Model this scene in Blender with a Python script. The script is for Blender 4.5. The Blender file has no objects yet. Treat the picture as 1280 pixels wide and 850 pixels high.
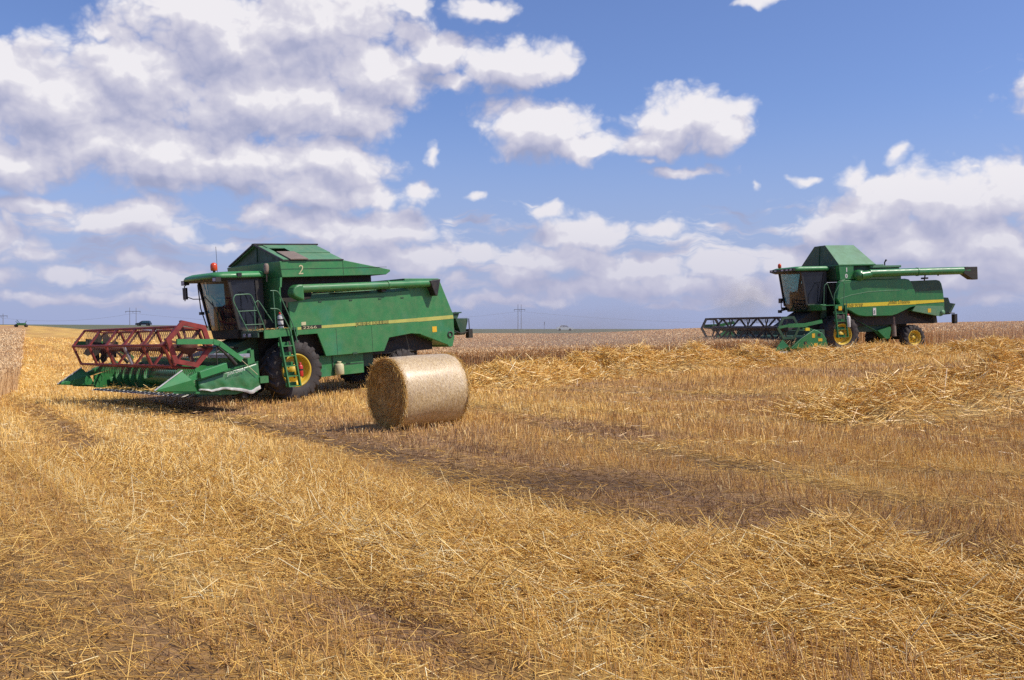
import bpy, math, random
import numpy as np
from math import sin, cos, pi, radians, atan, atan2, sqrt
from mathutils import Vector, Matrix

SC = bpy.context.scene
COL = SC.collection
H, F = 1.75, 1200.0                     # eye height (m), focal length in pixels of a 1280 wide frame
PT = atan(14 / F)                       # the camera looks down a little

# ------------------------------------------------------------------ camera
cam = bpy.data.cameras.new('camera')
cam.sensor_width = 36.0
cam.lens = 36.0 * F / 1280.0
cam.clip_start, cam.clip_end = 0.1, 20000
co = bpy.data.objects.new('camera', cam); COL.objects.link(co)
co.location = (0, 0, H); co.rotation_euler = (pi / 2 - PT, 0, 0)
SC.camera = co
# ------------------------------------------------------------------ sun
SUN_EL, SUN_AZ = radians(52), radians(-13)          # azimuth measured from +X towards +Y
sd = bpy.data.lights.new('sun', 'SUN'); sd.energy = 4.6; sd.angle = radians(0.53); sd.color = (1.0, 0.93, 0.82)
so = bpy.data.objects.new('sun', sd); COL.objects.link(so)
sv = Vector((cos(SUN_EL) * cos(SUN_AZ), cos(SUN_EL) * sin(SUN_AZ), sin(SUN_EL)))
so.rotation_euler = sv.to_track_quat('Z', 'Y').to_euler()
so.location = (30, 0, 60)
# ------------------------------------------------------------------ view
SC.view_settings.view_transform = 'Standard'; SC.view_settings.look = 'None'
SC.view_settings.exposure = 0.0; SC.view_settings.gamma = 1.0; SC.view_settings.use_curve_mapping = False
SC.cycles.max_bounces = 6; SC.cycles.diffuse_bounces = 3; SC.cycles.glossy_bounces = 3
SC.cycles.transparent_max_bounces = 12; SC.cycles.transmission_bounces = 4; SC.cycles.volume_bounces = 0
SC.cycles.use_denoising = False
SC.cycles.volume_step_rate = 4

# ------------------------------------------------------------------ world: sky texture + cumulus
W = bpy.data.worlds.new('World'); SC.world = W; W.use_nodes = True
W.cycles.sampling_method = 'NONE'
wt = W.node_tree; wt.nodes.clear()
def N(t, k, **kw):
    n = t.nodes.new(k)
    for a, b in kw.items(): setattr(n, a, b)
    return n
def mth(t, op, a, b=None, c=None, clamp=False):
    n = t.nodes.new('ShaderNodeMath'); n.operation = op; n.use_clamp = clamp
    for i, v in enumerate((a, b, c)):
        if v is None: continue
        if isinstance(v, (int, float)): n.inputs[i].default_value = v
        else: t.links.new(v, n.inputs[i])
    return n.outputs[0]
def vmth(t, op, a, b=None, c=None):
    n = t.nodes.new('ShaderNodeVectorMath'); n.operation = op
    for i, v in enumerate((a, b, c)):
        if v is None: continue
        if isinstance(v, (tuple, list)): n.inputs[i].default_value = v
        else: t.links.new(v, n.inputs[i])
    return n.outputs['Value'] if op in ('LENGTH', 'DOT_PRODUCT', 'DISTANCE') else n.outputs[0]
def mrange(t, v, a, b, c=0.0, d=1.0, smooth=True):
    n = t.nodes.new('ShaderNodeMapRange'); n.interpolation_type = 'SMOOTHSTEP' if smooth else 'LINEAR'
    t.links.new(v, n.inputs[0])
    for i, q in enumerate((a, b, c, d)): n.inputs[i + 1].default_value = q
    return n.outputs[0]
def noise(t, vec, scale, detail=5, rough=0.55, dist=0.0, lac=2.0):
    n = t.nodes.new('ShaderNodeTexNoise'); n.noise_dimensions = '3D'
    n.inputs['Scale'].default_value = scale; n.inputs['Detail'].default_value = detail
    n.inputs['Roughness'].default_value = rough; n.inputs['Distortion'].default_value = dist
    n.inputs['Lacunarity'].default_value = lac
    if vec is not None: t.links.new(vec, n.inputs['Vector'])
    return n.outputs[0]
def mixc(t, f, a, b, bt='MIX'):
    n = t.nodes.new('ShaderNodeMix'); n.data_type = 'RGBA'; n.blend_type = bt
    for i, v in ((0, f), (6, a), (7, b)):
        if isinstance(v, (int, float)): n.inputs[i].default_value = v
        elif isinstance(v, (tuple, list)): n.inputs[i].default_value = (*v[:3], 1)
        else: t.links.new(v, n.inputs[i])
    return n.outputs[2]
def ramp(t, v, stops, interp='LINEAR'):
    n = t.nodes.new('ShaderNodeValToRGB'); cr = n.color_ramp; cr.interpolation = interp
    while len(cr.elements) < len(stops): cr.elements.new(0.5)
    for e, (p, c) in zip(cr.elements, stops): e.position = p; e.color = (*c, 1)
    t.links.new(v, n.inputs[0]); return n.outputs[0]

def dirang(px, py):                      # direction of a cloud's centre in the sky as azimuth, elevation (rad)
    a = (px - 640) / F; b = -(py - 425) / F
    y = cos(PT) + b * sin(PT); z = -sin(PT) + b * cos(PT)
    return atan2(a, y), atan2(z, sqrt(a * a + y * y))
# clouds: centre, half width, half height (in 1/1200 rad), x y as degrees of the frame
BLOBS = [
 (70,125,120,62),(20,95,70,40),(175,95,120,62),(290,50,140,60),(250,20,90,30),(400,30,120,60),(470,90,70,45),(330,120,150,60),(440,140,65,45),
 (130,180,100,48),(210,190,70,45),(320,195,95,40),(420,200,70,38),(395,235,70,30),(455,240,45,18),(525,240,34,15),(130,40,35,14),
 (22,208,48,30),(595,8,38,16),(515,5,30,18),(640,80,74,32),(545,62,42,22),(560,98,30,12),(695,78,26,22),(500,40,25,14),
 (672,160,80,34),(735,182,60,20),(860,150,70,36),(905,165,34,24),(820,178,60,20),(856,214,50,9),(803,200,24,8),(640,185,40,14),
 (545,190,9,16),(595,245,15,8),(943,228,9,9),(1012,225,16,4),(1210,207,13,3),(950,2,25,5),
 (160,280,82,20),(190,262,40,18),(110,288,30,14),(222,292,26,13),(40,256,58,11),(10,275,12,8),(35,320,34,11),(6,330,14,8),(170,328,26,10),
 (100,345,46,10),(190,350,60,14),(70,372,70,7),(210,373,90,9),(293,305,28,10),(0,345,30,10),
 (330,262,36,16),(400,280,90,24),(475,292,80,30),(520,322,70,20),(600,318,52,14),(570,350,22,13),(440,325,90,18),(640,345,60,14),(640,372,90,9),
 (686,260,32,12),(735,295,72,26),(700,325,110,22),(820,290,32,12),(790,335,80,18),(860,358,60,14),(905,335,60,20),(940,365,70,18),(740,360,120,14),(970,330,40,18),(1010,350,60,25),
 (1032,285,40,26),(1068,222,22,18),(1120,195,9,12),(1100,262,70,28),(1130,235,60,24),(1190,250,80,40),(1260,240,60,38),(1150,300,120,26),(1250,300,80,40),(1250,374,28,9),(1190,345,100,16),(1230,330,90,18),
 (-120,120,150,70),(-90,300,110,30),(1400,240,130,50),(1480,90,140,50),(1370,350,120,18),
]
g = bpy.data.node_groups.new('cloud_cover', 'ShaderNodeTree')
g.interface.new_socket('Vector', in_out='INPUT', socket_type='NodeSocketVector')
g.interface.new_socket('D', in_out='OUTPUT', socket_type='NodeSocketFloat')
gi = g.nodes.new('NodeGroupInput'); go = g.nodes.new('NodeGroupOutput')
P1 = gi.outputs[0]
acc = None
for (bx, by, rx, ry) in BLOBS:
    u, v = dirang(bx, by)
    su, sv_ = F / (rx * 1.10), F / (ry * 1.12)
    q = vmth(g, 'MULTIPLY_ADD', P1, (su, sv_, 0), (-u * su, -v * sv_, 0))
    L = vmth(g, 'LENGTH', q)
    w_ = min(1.0, 0.30 + min(rx * .5, ry) / 32.0)              # small wisps stay thin
    if w_ < 1: L = mth(g, 'MULTIPLY_ADD', L, w_, 1 - w_ + .12 * (1 - w_))
    acc = L if acc is None else mth(g, 'SMOOTH_MIN', acc, L, 0.12)
g.links.new(mth(g, 'SUBTRACT', 1.0, acc), go.inputs[0])

tc = N(wt, 'ShaderNodeTexCoord')
sep = N(wt, 'ShaderNodeSeparateXYZ'); wt.links.new(tc.outputs['Generated'], sep.inputs[0])
X, Y, Z = sep.outputs
az = mth(wt, 'ARCTAN2', X, Y)
el = mth(wt, 'ARCSINE', Z)
cmb = N(wt, 'ShaderNodeCombineXYZ'); wt.links.new(az, cmb.inputs[0]); wt.links.new(el, cmb.inputs[1])
Pv = cmb.outputs[0]
wn = N(wt, 'ShaderNodeTexNoise'); wn.inputs['Scale'].default_value = 18; wn.inputs['Detail'].default_value = 3; wn.inputs['Roughness'].default_value = 0.6
wt.links.new(Pv, wn.inputs['Vector'])
wv = vmth(wt, 'MULTIPLY', vmth(wt, 'SUBTRACT', wn.outputs[1], (0.5, 0.5, 0.5)), (0.046, 0.034, 0.0))
Pw = vmth(wt, 'ADD', Pv, wv)
def cover(vec):
    n = N(wt, 'ShaderNodeGroup'); n.node_tree = g; wt.links.new(vec, n.inputs[0]); return n.outputs[0]
SH = (0.009, 0.026, 0)
Bl0 = cover(Pw); Bl1 = cover(vmth(wt, 'ADD', Pw, SH))
def puffs(vec, scale, detail, rough):
    n = N(wt, 'ShaderNodeTexVoronoi', voronoi_dimensions='2D', feature='F1'); n.inputs['Scale'].default_value = scale
    n.inputs['Detail'].default_value = detail; n.inputs['Roughness'].default_value = rough; n.inputs['Lacunarity'].default_value = 2.3; n.inputs['Randomness'].default_value = 1.0
    wt.links.new(vec, n.inputs['Vector']); return n.outputs['Distance']
wv2 = vmth(wt, 'MULTIPLY', vmth(wt, 'SUBTRACT', wn.outputs[1], (0.5, 0.5, 0.5)), (0.03, 0.024, 0.0))
stretch = vmth(wt, 'MULTIPLY', vmth(wt, 'ADD', Pv, wv2), (1.0, 1.25, 1.0))
pa = puffs(stretch, 17, 3.0, 0.55)
pb = puffs(vmth(wt, 'ADD', stretch, (0.005, 0.012, 0)), 17, 2.0, 0.55)
na = noise(wt, stretch, 24, 6, 0.58)
D0 = mth(wt, 'SUBTRACT', Bl0, mth(wt, 'MULTIPLY_ADD', pa, 0.50, -0.42))
D0 = mth(wt, 'MULTIPLY_ADD', mth(wt, 'SUBTRACT', na, 0.5), 0.55, D0)
# ranks of small flat clouds far off, low in the sky
lowv = vmth(wt, 'MULTIPLY', Pw, (1.0, 5.0, 1.0))
nl = noise(wt, lowv, 12, 5, 0.58)
band = mth(wt, 'MULTIPLY', mrange(wt, el, 0.006, 0.03), mrange(wt, el, 0.07, 0.17, 1.0, 0.0))
Dl = mth(wt, 'MULTIPLY', mth(wt, 'SUBTRACT', nl, 0.44), 3.6)
Dl = mth(wt, 'SUBTRACT', mth(wt, 'ADD', Dl, band), 1.0)
Dl = mth(wt, 'MULTIPLY', Dl, 0.6)
D2 = mth(wt, 'MAXIMUM', D0, Dl)
alpha = mrange(wt, D2, -0.10, 0.38)
core = mrange(wt, D0, 0.3, 1.3)
lit = mth(wt, 'MULTIPLY_ADD', mth(wt, 'SUBTRACT', Bl0, Bl1), 1.25, mth(wt, 'MULTIPLY', mth(wt, 'SUBTRACT', pb, pa), 0.70))
lit = mth(wt, 'MULTIPLY_ADD', mth(wt, 'SUBTRACT', na, 0.5), 0.20, lit)
lit = mth(wt, 'MULTIPLY_ADD', core, -0.10, lit)
litv = mrange(wt, lit, -0.90, 0.45, smooth=False)
ccol = ramp(wt, litv, [(0.0, (0.38, 0.41, 0.60)), (0.30, (0.50, 0.51, 0.68)), (0.55, (0.64, 0.63, 0.76)), (0.80, (0.77, 0.75, 0.84)), (1.0, (0.97, 0.94, 0.97))])
# far clouds low over the horizon are seen through more air
low = mrange(wt, el, 0.0, 0.17, 0.62, 0.0)
ccol = mixc(wt, low, ccol, (0.50, 0.51, 0.70))
sky = N(wt, 'ShaderNodeTexSky'); sky.sky_type = 'NISHITA'; sky.sun_disc = False
sky.sun_elevation = SUN_EL; sky.sun_rotation = pi / 2 - SUN_AZ
sky.air_density = 1.0; sky.dust_density = 1.2; sky.ozone_density = 2.0; sky.altitude = 150
STR = 0.1
skc = mixc(wt, 1.0, sky.outputs[0], (0.95, 1.04, 1.42), 'MULTIPLY')
hz = mrange(wt, el, -0.02, 0.24, 0.92, 0.0)               # pale air over the horizon
skc = mixc(wt, hz, skc, (0.37 / STR, 0.43 / STR, 0.68 / STR))
cs = N(wt, 'ShaderNodeVectorMath', operation='SCALE'); wt.links.new(ccol, cs.inputs[0]); cs.inputs['Scale'].default_value = 0.92 / STR
fin = mixc(wt, mth(wt, 'MULTIPLY', alpha, 0.96), skc, cs.outputs[0])
bg = N(wt, 'ShaderNodeBackground'); bg.inputs[1].default_value = STR
wt.links.new(fin, bg.inputs[0])
wo = N(wt, 'ShaderNodeOutputWorld'); wt.links.new(bg.outputs[0], wo.inputs[0])

# ================================================================== helpers
RNG = np.random.default_rng(7)
class MB:
    """collects simple solids into one mesh"""
    def __init__(s): s.v = []; s.f = []; s.m = []; s.s = []
    def add(s, v, f, mi=0, sm=False):
        o = len(s.v); s.v += [tuple(map(float, p)) for p in v]
        for q in f: s.f.append(tuple(o + i for i in q)); s.m.append(mi); s.s.append(sm)
        return s
    def box(s, x0, x1, y0, y1, z0, z1, mi=0):
        v = [(x, y, z) for x in (x0, x1) for y in (y0, y1) for z in (z0, z1)]
        return s.add(v, [(0, 1, 3, 2), (4, 6, 7, 5), (0, 4, 5, 1), (2, 3, 7, 6), (0, 2, 6, 4), (1, 5, 7, 3)], mi)
    def prism(s, poly, a, b, mi=0, ax='y', taper=None):
        """polygon given in the two other axes, extruded from a to b; taper=(cx,cz,k) shrinks the b end"""
        n = len(poly); v = []
        for k, t in enumerate((a, b)):
            for (p, q) in poly:
                if k and taper: p = taper[0] + (p - taper[0]) * taper[2]; q = taper[1] + (q - taper[1]) * taper[2]
                v.append({'y': (p, t, q), 'x': (t, p, q), 'z': (p, q, t)}[ax])
        f = [tuple(range(n)), tuple(range(2 * n - 1, n - 1, -1))] + [(i, i + n, (i + 1) % n + n, (i + 1) % n) for i in range(n)]
        return s.add(v, f, mi)
    def bar(s, p0, p1, w, h, mi=0, up=(0, 0, 1)):
        p0, p1 = Vector(p0), Vector(p1); d = (p1 - p0).normalized(); u = Vector(up)
        if abs(d.dot(u)) > 0.97: u = Vector((1, 0, 0))
        a = d.cross(u).normalized(); b = a.cross(d).normalized()
        v = [p + a * (i * w / 2) + b * (j * h / 2) for p in (p0, p1) for (i, j) in ((-1, -1), (1, -1), (1, 1), (-1, 1))]
        return s.add(v, [(3, 2, 1, 0), (4, 5, 6, 7)] + [(i, (i + 1) % 4, (i + 1) % 4 + 4, i + 4) for i in range(4)], mi)
    def tube(s, pts, r, n=8, mi=0, caps=True):
        pts = [Vector(p) for p in pts]; rs = r if isinstance(r, (list, tuple)) else [r] * len(pts)
        v = []; ref = None
        for i, p in enumerate(pts):
            d = (pts[min(i + 1, len(pts) - 1)] - pts[max(i - 1, 0)]).normalized()
            if ref is None: ref = Vector((0, 0, 1)) if abs(d.z) < 0.9 else Vector((1, 0, 0))
            a = d.cross(ref).normalized(); b = a.cross(d).normalized(); ref = b
            v += [p + (a * cos(2 * pi * k / n) + b * sin(2 * pi * k / n)) * rs[i] for k in range(n)]
        m = len(pts)
        s.add(v, [(i * n + k, i * n + (k + 1) % n, (i + 1) * n + (k + 1) % n, (i + 1) * n + k) for i in range(m - 1) for k in range(n)], mi, True)
        if caps:
            s.add(v[:n], [tuple(range(n - 1, -1, -1))], mi); s.add(v[-n:], [tuple(range(n))], mi)
        return s
    def lathe(s, prof, n=32, c=(0, 0, 0), ax='y', mi=0, sm=True, closed=False):
        """prof: (radius, offset along the axis)"""
        v = []
        for (r, t) in prof:
            for k in range(n):
                a = 2 * pi * k / n; p, q = r * cos(a), r * sin(a)
                w = {'y': (p, t, q), 'z': (p, q, t), 'x': (t, p, q)}[ax]
                v.append((w[0] + c[0], w[1] + c[1], w[2] + c[2]))
        m = len(prof); R_ = range(m if closed else m - 1)
        return s.add(v, [(i * n + k, i * n + (k + 1) % n, ((i + 1) % m) * n + (k + 1) % n, ((i + 1) % m) * n + k) for i in R_ for k in range(n)], mi, sm)
    def loft(s, rings, mi=0, sm=True, cap=True):
        n = len(rings[0]); v = [p for r in rings for p in r]
        s.add(v, [(i * n + k, i * n + (k + 1) % n, (i + 1) * n + (k + 1) % n, (i + 1) * n + k) for i in range(len(rings) - 1) for k in range(n)], mi, sm)
        if cap: s.add(rings[0], [tuple(range(n - 1, -1, -1))], mi); s.add(rings[-1], [tuple(range(n))], mi)
        return s
    def make(s, name, mats, parent=None, bevel=0, loc=None):
        me = bpy.data.meshes.new(name); me.from_pydata(s.v, [], s.f)
        mats = mats if isinstance(mats, (list, tuple)) else [mats]
        for m in mats: me.materials.append(m)
        me.polygons.foreach_set('material_index', s.m); me.polygons.foreach_set('use_smooth', s.s)
        me.update()
        import bmesh
        bm = bmesh.new(); bm.from_mesh(me)
        bmesh.ops.recalc_face_normals(bm, faces=bm.faces); bm.to_mesh(me); bm.free()
        o = bpy.data.objects.new(name, me); COL.objects.link(o)
        if parent: o.parent = parent
        if loc: o.location = loc
        if bevel:
            b = o.modifiers.new('bevel', 'BEVEL'); b.width = bevel; b.segments = 2; b.limit_method = 'ANGLE'; b.angle_limit = radians(35)
        return o
def each(name, boxes, m, root, **k):
    for q in boxes: MB().box(*q).make(name, m, root, **k)
def empty(name, parent=None, loc=(0, 0, 0)):
    o = bpy.data.objects.new(name, None); COL.objects.link(o); o.location = loc
    if parent: o.parent = parent
    return o
def tag(o, label=None, cat=None, group=None, kind=None):
    for k, v in (('label', label), ('category', cat), ('group', group), ('kind', kind)):
        if v: o[k] = v
    return o
def text(name, s, mat, parent, loc, size, rot=(pi / 2, 0, pi), extrude=0.002, offset=0.0, sx=1.0, align='LEFT', shear=0.0):
    c = bpy.data.curves.new(name, 'FONT'); c.body = s; c.size = size; c.extrude = extrude; c.offset = offset
    c.align_x = align; c.shear = shear; c.resolution_u = 3; c.materials.append(mat)
    q = bpy.data.objects.new(name, c); COL.objects.link(q); bpy.context.view_layer.update()
    me = bpy.data.meshes.new_from_object(q.evaluated_get(bpy.context.evaluated_depsgraph_get())); bpy.data.objects.remove(q)
    o = bpy.data.objects.new(name, me); COL.objects.link(o); o.parent = parent; o.location = loc; o.rotation_euler = rot; o.scale = (sx, 1, 1)
    return o

# ------------------------------------------------------------------ materials
def mat(name, col, rough=0.5, metal=0.0, spec=0.5, var=0.0, dust=0.0, dustcol=(0.34, 0.26, 0.16), scale=3.0, bump=0.0, coat=0.0, patch=None):
    m = bpy.data.materials.new(name); m.use_nodes = True; t = m.node_tree; b = t.nodes['Principled BSDF']
    b.inputs['Roughness'].default_value = rough; b.inputs['Metallic'].default_value = metal
    b.inputs['Specular IOR Level'].default_value = spec; b.inputs['Coat Weight'].default_value = coat
    b.inputs['Base Color'].default_value = (*col, 1)
    tc = N(t, 'ShaderNodeTexCoord'); P = tc.outputs['Object']; c = None
    if var:
        n1 = noise(t, P, scale, 4, 0.6)
        c = mixc(t, mrange(t, n1, 0.3, 0.7), tuple(v * (1 - var) for v in col), tuple(min(1, v * (1 + var)) for v in col))
    if patch:
        pc, sc_, th = patch
        n3 = noise(t, vmth(t, 'ADD', P, (7.3, 1.1, 2.2)), sc_, 3, 0.55)
        c = mixc(t, mrange(t, n3, th, th + 0.16, 0, 0.75), c if c is not None else col, pc)
    if dust:
        n2 = noise(t, P, scale * 2.7, 6, 0.7)
        c = mixc(t, mrange(t, n2, 0.35, 0.8, dust * 0.25, dust), c if c is not None else col, dustcol)
        r = mrange(t, n2, 0.3, 0.7, rough * 0.85, min(1, rough * 1.3 + dust * 0.3)); t.links.new(r, b.inputs['Roughness'])
    if c is not None: t.links.new(c, b.inputs['Base Color'])
    if bump:
        bp = N(t, 'ShaderNodeBump'); bp.inputs['Strength'].default_value = bump; bp.inputs['Distance'].default_value = 0.02
        t.links.new(noise(t, P, scale * 1.6, 4, 0.55), bp.inputs['Height']); t.links.new(bp.outputs[0], b.inputs['Normal'])
    return m
M = {}
M['green'] = mat('green_paint', (0.024, 0.185, 0.052), 0.38, var=0.13, dust=0.17, scale=1.3, bump=0.05, patch=((0.02, 0.20, 0.105), 0.9, 0.60))
M['green_new'] = mat('bright_green_paint', (0.018, 0.165, 0.042), 0.34, var=0.10, dust=0.11, scale=1.3, bump=0.04)
M['green_sunlit'] = mat('sunlit_green_plastic', (0.028, 0.22, 0.062), 0.4, var=0.1, dust=0.1, scale=1.3)  # lighter copy of the green with sunlight put into the colour
M['green_faded_sunlit'] = mat('faded_sunlit_green_sheet', (0.070, 0.22, 0.110), 0.55, var=0.12, dust=0.25, scale=1.2)
M['green_dark'] = mat('dark_and_shaded_green_paint', (0.010, 0.060, 0.028), 0.5, var=0.2, dust=0.14, scale=2)
M['green_dent'] = mat('dented_green_sheet', (0.022, 0.15, 0.045), 0.33, var=0.18, dust=0.15, scale=2.2, bump=0.9)
M['black'] = mat('black_plastic', (0.010, 0.010, 0.011), 0.5, dust=0.10, scale=3)
M['grime_shade'] = mat('grimy_shade_black_steel', (0.013, 0.013, 0.012), 0.7, var=0.3, dust=0.12, scale=3)
M['rubber'] = mat('tyre_rubber', (0.030, 0.027, 0.028), 0.8, var=0.2, dust=0.40, dustcol=(0.13, 0.095, 0.07), scale=3)
M['yellow'] = mat('yellow_rim_paint', (0.62, 0.42, 0.02), 0.42, var=0.12, dust=0.3, scale=3)
M['stripe'] = mat('yellow_stripe', (0.42, 0.42, 0.09), 0.5, var=0.12, dust=0.15, scale=3)
M['stripe_new'] = mat('bright_yellow_stripe', (0.68, 0.52, 0.02), 0.45, var=0.05, dust=0.05, scale=3)
M['cream'] = mat('cream_enamel', (0.55, 0.50, 0.28), 0.45, var=0.1, dust=0.3, scale=6)
M['red'] = mat('red_reel_paint', (0.22, 0.018, 0.015), 0.55, var=0.3, dust=0.12, scale=4)
M['red_dark'] = mat('dull_red_steel', (0.09, 0.018, 0.018), 0.6, var=0.25, dust=0.2, scale=4)
M['red_bright'] = mat('red_enamel', (0.50, 0.03, 0.02), 0.35, var=0.1, scale=4)
M['orange'] = mat('orange_beacon_lens', (0.65, 0.07, 0.02), 0.25)
M['steel'] = mat('bare_grey_steel', (0.34, 0.34, 0.40), 0.42, metal=0.3, var=0.2, dust=0.15, scale=5)
M['white'] = mat('worn_white_edge', (0.62, 0.62, 0.58), 0.5, var=0.15, dust=0.2, scale=8)
M['brownplate'] = mat('brown_weathered_sheet', (0.20, 0.15, 0.12), 0.6, var=0.15, dust=0.2, scale=4)
M['rail'] = mat('pale_green_rail', (0.035, 0.14, 0.07), 0.4, dust=0.2, scale=6)
M['cloth'] = mat('dark_seat_fabric', (0.03, 0.03, 0.035), 0.9)
M['ink'] = mat('black_ink', (0.015, 0.013, 0.008), 0.6)
M['amber'] = mat('amber_decal', (0.72, 0.42, 0.02), 0.5)
M['reelblack'] = mat('black_reel_steel', (0.016, 0.014, 0.018), 0.55, dust=0.12, scale=4)
def glassmat(name, tint, gloss=0.9, dirt=0.1, dirtcol=(0.3, 0.3, 0.32)):
    m = bpy.data.materials.new(name); m.use_nodes = True; t = m.node_tree; t.nodes.clear()
    o = N(t, 'ShaderNodeOutputMaterial'); tr = N(t, 'ShaderNodeBsdfTransparent'); tr.inputs[0].default_value = (*tint, 1)
    gl = N(t, 'ShaderNodeBsdfGlossy'); gl.inputs['Roughness'].default_value = 0.04; gl.inputs[0].default_value = (gloss,) * 3 + (1,)
    fr = N(t, 'ShaderNodeFresnel'); fr.inputs[0].default_value = 1.52
    mx = N(t, 'ShaderNodeMixShader'); t.links.new(fr.outputs[0], mx.inputs[0]); t.links.new(tr.outputs[0], mx.inputs[1]); t.links.new(gl.outputs[0], mx.inputs[2])
    df = N(t, 'ShaderNodeBsdfDiffuse'); df.inputs[0].default_value = (*dirtcol, 1)
    tc = N(t, 'ShaderNodeTexCoord'); nn = noise(t, tc.outputs['Object'], 2.5, 5, 0.6)
    m2 = N(t, 'ShaderNodeMixShader'); t.links.new(mrange(t, nn, 0.3, 0.75, dirt * 0.3, dirt), m2.inputs[0]); t.links.new(mx.outputs[0], m2.inputs[1]); t.links.new(df.outputs[0], m2.inputs[2])
    t.links.new(m2.outputs[0], o.inputs[0]); return m
M['glass'] = glassmat('tinted_glass', (0.22, 0.40, 0.42), dirt=0.07)
M['doorglass'] = glassmat('dusty_door_glass', (0.14, 0.19, 0.24), dirt=0.20, dirtcol=(0.10, 0.11, 0.15))

def rrect(x0, x1, y0, y1, z, r, n=5):
    out = []
    for (cx, cy, a0) in ((x1 - r, y1 - r, 0), (x0 + r, y1 - r, 90), (x0 + r, y0 + r, 180), (x1 - r, y0 + r, 270)):
        for k in range(n + 1):
            a = radians(a0 + 90 * k / n); out.append((cx + r * cos(a), cy + r * sin(a), z))
    return out

# ------------------------------------------------------------------ machine parts shared by both combines
def wheel(root, x, y, R, w, rr, side, lugs=20, rub='rubber', lugh=0.05):
    """a tyre with chevron lugs and a dished rim; side=+1 shows its face to +y"""
    e = empty('wheel', root, (x, y, R))
    h = w / 2
    t = MB(); Rb = R - lugh
    prof = [(rr, -h * .80), (rr + .04, -h * .92), (rr + (Rb - rr) * .45, -h * 1.0), (Rb - .10, -h * .98), (Rb - .02, -h * .86), (Rb, -h * .6), (Rb, h * .6), (Rb - .02, h * .86), (Rb - .10, h * .98), (rr + (Rb - rr) * .45, h * 1.0), (rr + .04, h * .92), (rr, h * .80)]
    t.lathe(prof, 48)
    for sgn in (-1, 1):
        for k in range(lugs):
            a0 = 2 * pi * (k + (0.5 if sgn > 0 else 0)) / lugs
            pts = []
            for (q, da, rad) in ((-.06, 0, R), (.35, .10, R), (.75, .20, R - .005), (.97, .27, R - .05), (1.015, .30, R - .16)):
                pts.append((a0 - da * 1.1, sgn * q * h, rad))
            wd = 2 * pi / lugs * 0.17
            v = []
            for (a, yy, rad) in pts:
                for aa, r2 in ((a - wd, rad), (a + wd, rad), (a + wd * 1.5, rad - lugh - .02), (a - wd * 1.5, rad - lugh - .02)):
                    v.append((r2 * cos(aa), yy, r2 * sin(aa)))
            n = len(pts)
            f = [(i * 4 + j, i * 4 + (j + 1) % 4, i * 4 + 4 + (j + 1) % 4, i * 4 + 4 + j) for i in range(n - 1) for j in range(4)] + [(0, 1, 2, 3), (n * 4 - 1, n * 4 - 2, n * 4 - 3, n * 4 - 4)]
            t.add(v, f)
    t.make('tyre', M[rub], e)
    r = MB(); s = side
    r.lathe([(rr + .015, -s * h * .80), (rr + .02, s * h * .86), (rr - .02, s * h * .88), (rr - .05, s * h * .62), (rr - .07, s * h * .25), (rr * .62, s * h * .20), (rr * .55, s * h * .38), (rr * .30, s * h * .40), (rr * .28, s * h * .55), (0.001, s * h * .56)], 40)
    for k in range(8):
        a = 2 * pi * k / 8; r.lathe([(0.001, 0), (.022, 0), (.022, s * .03), (0.001, s * .035)], 6, (rr * .43 * cos(a), s * h * .39, rr * .43 * sin(a)), mi=1)
    r.make('rim', [M['yellow'], M['grime_shade']], e)
    return e

def hexpts(cx, cz, R, a0): return [(cx + R * cos(radians(a0 + 60 * k)), cz + R * sin(radians(a0 + 60 * k))) for k in range(6)]

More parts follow.
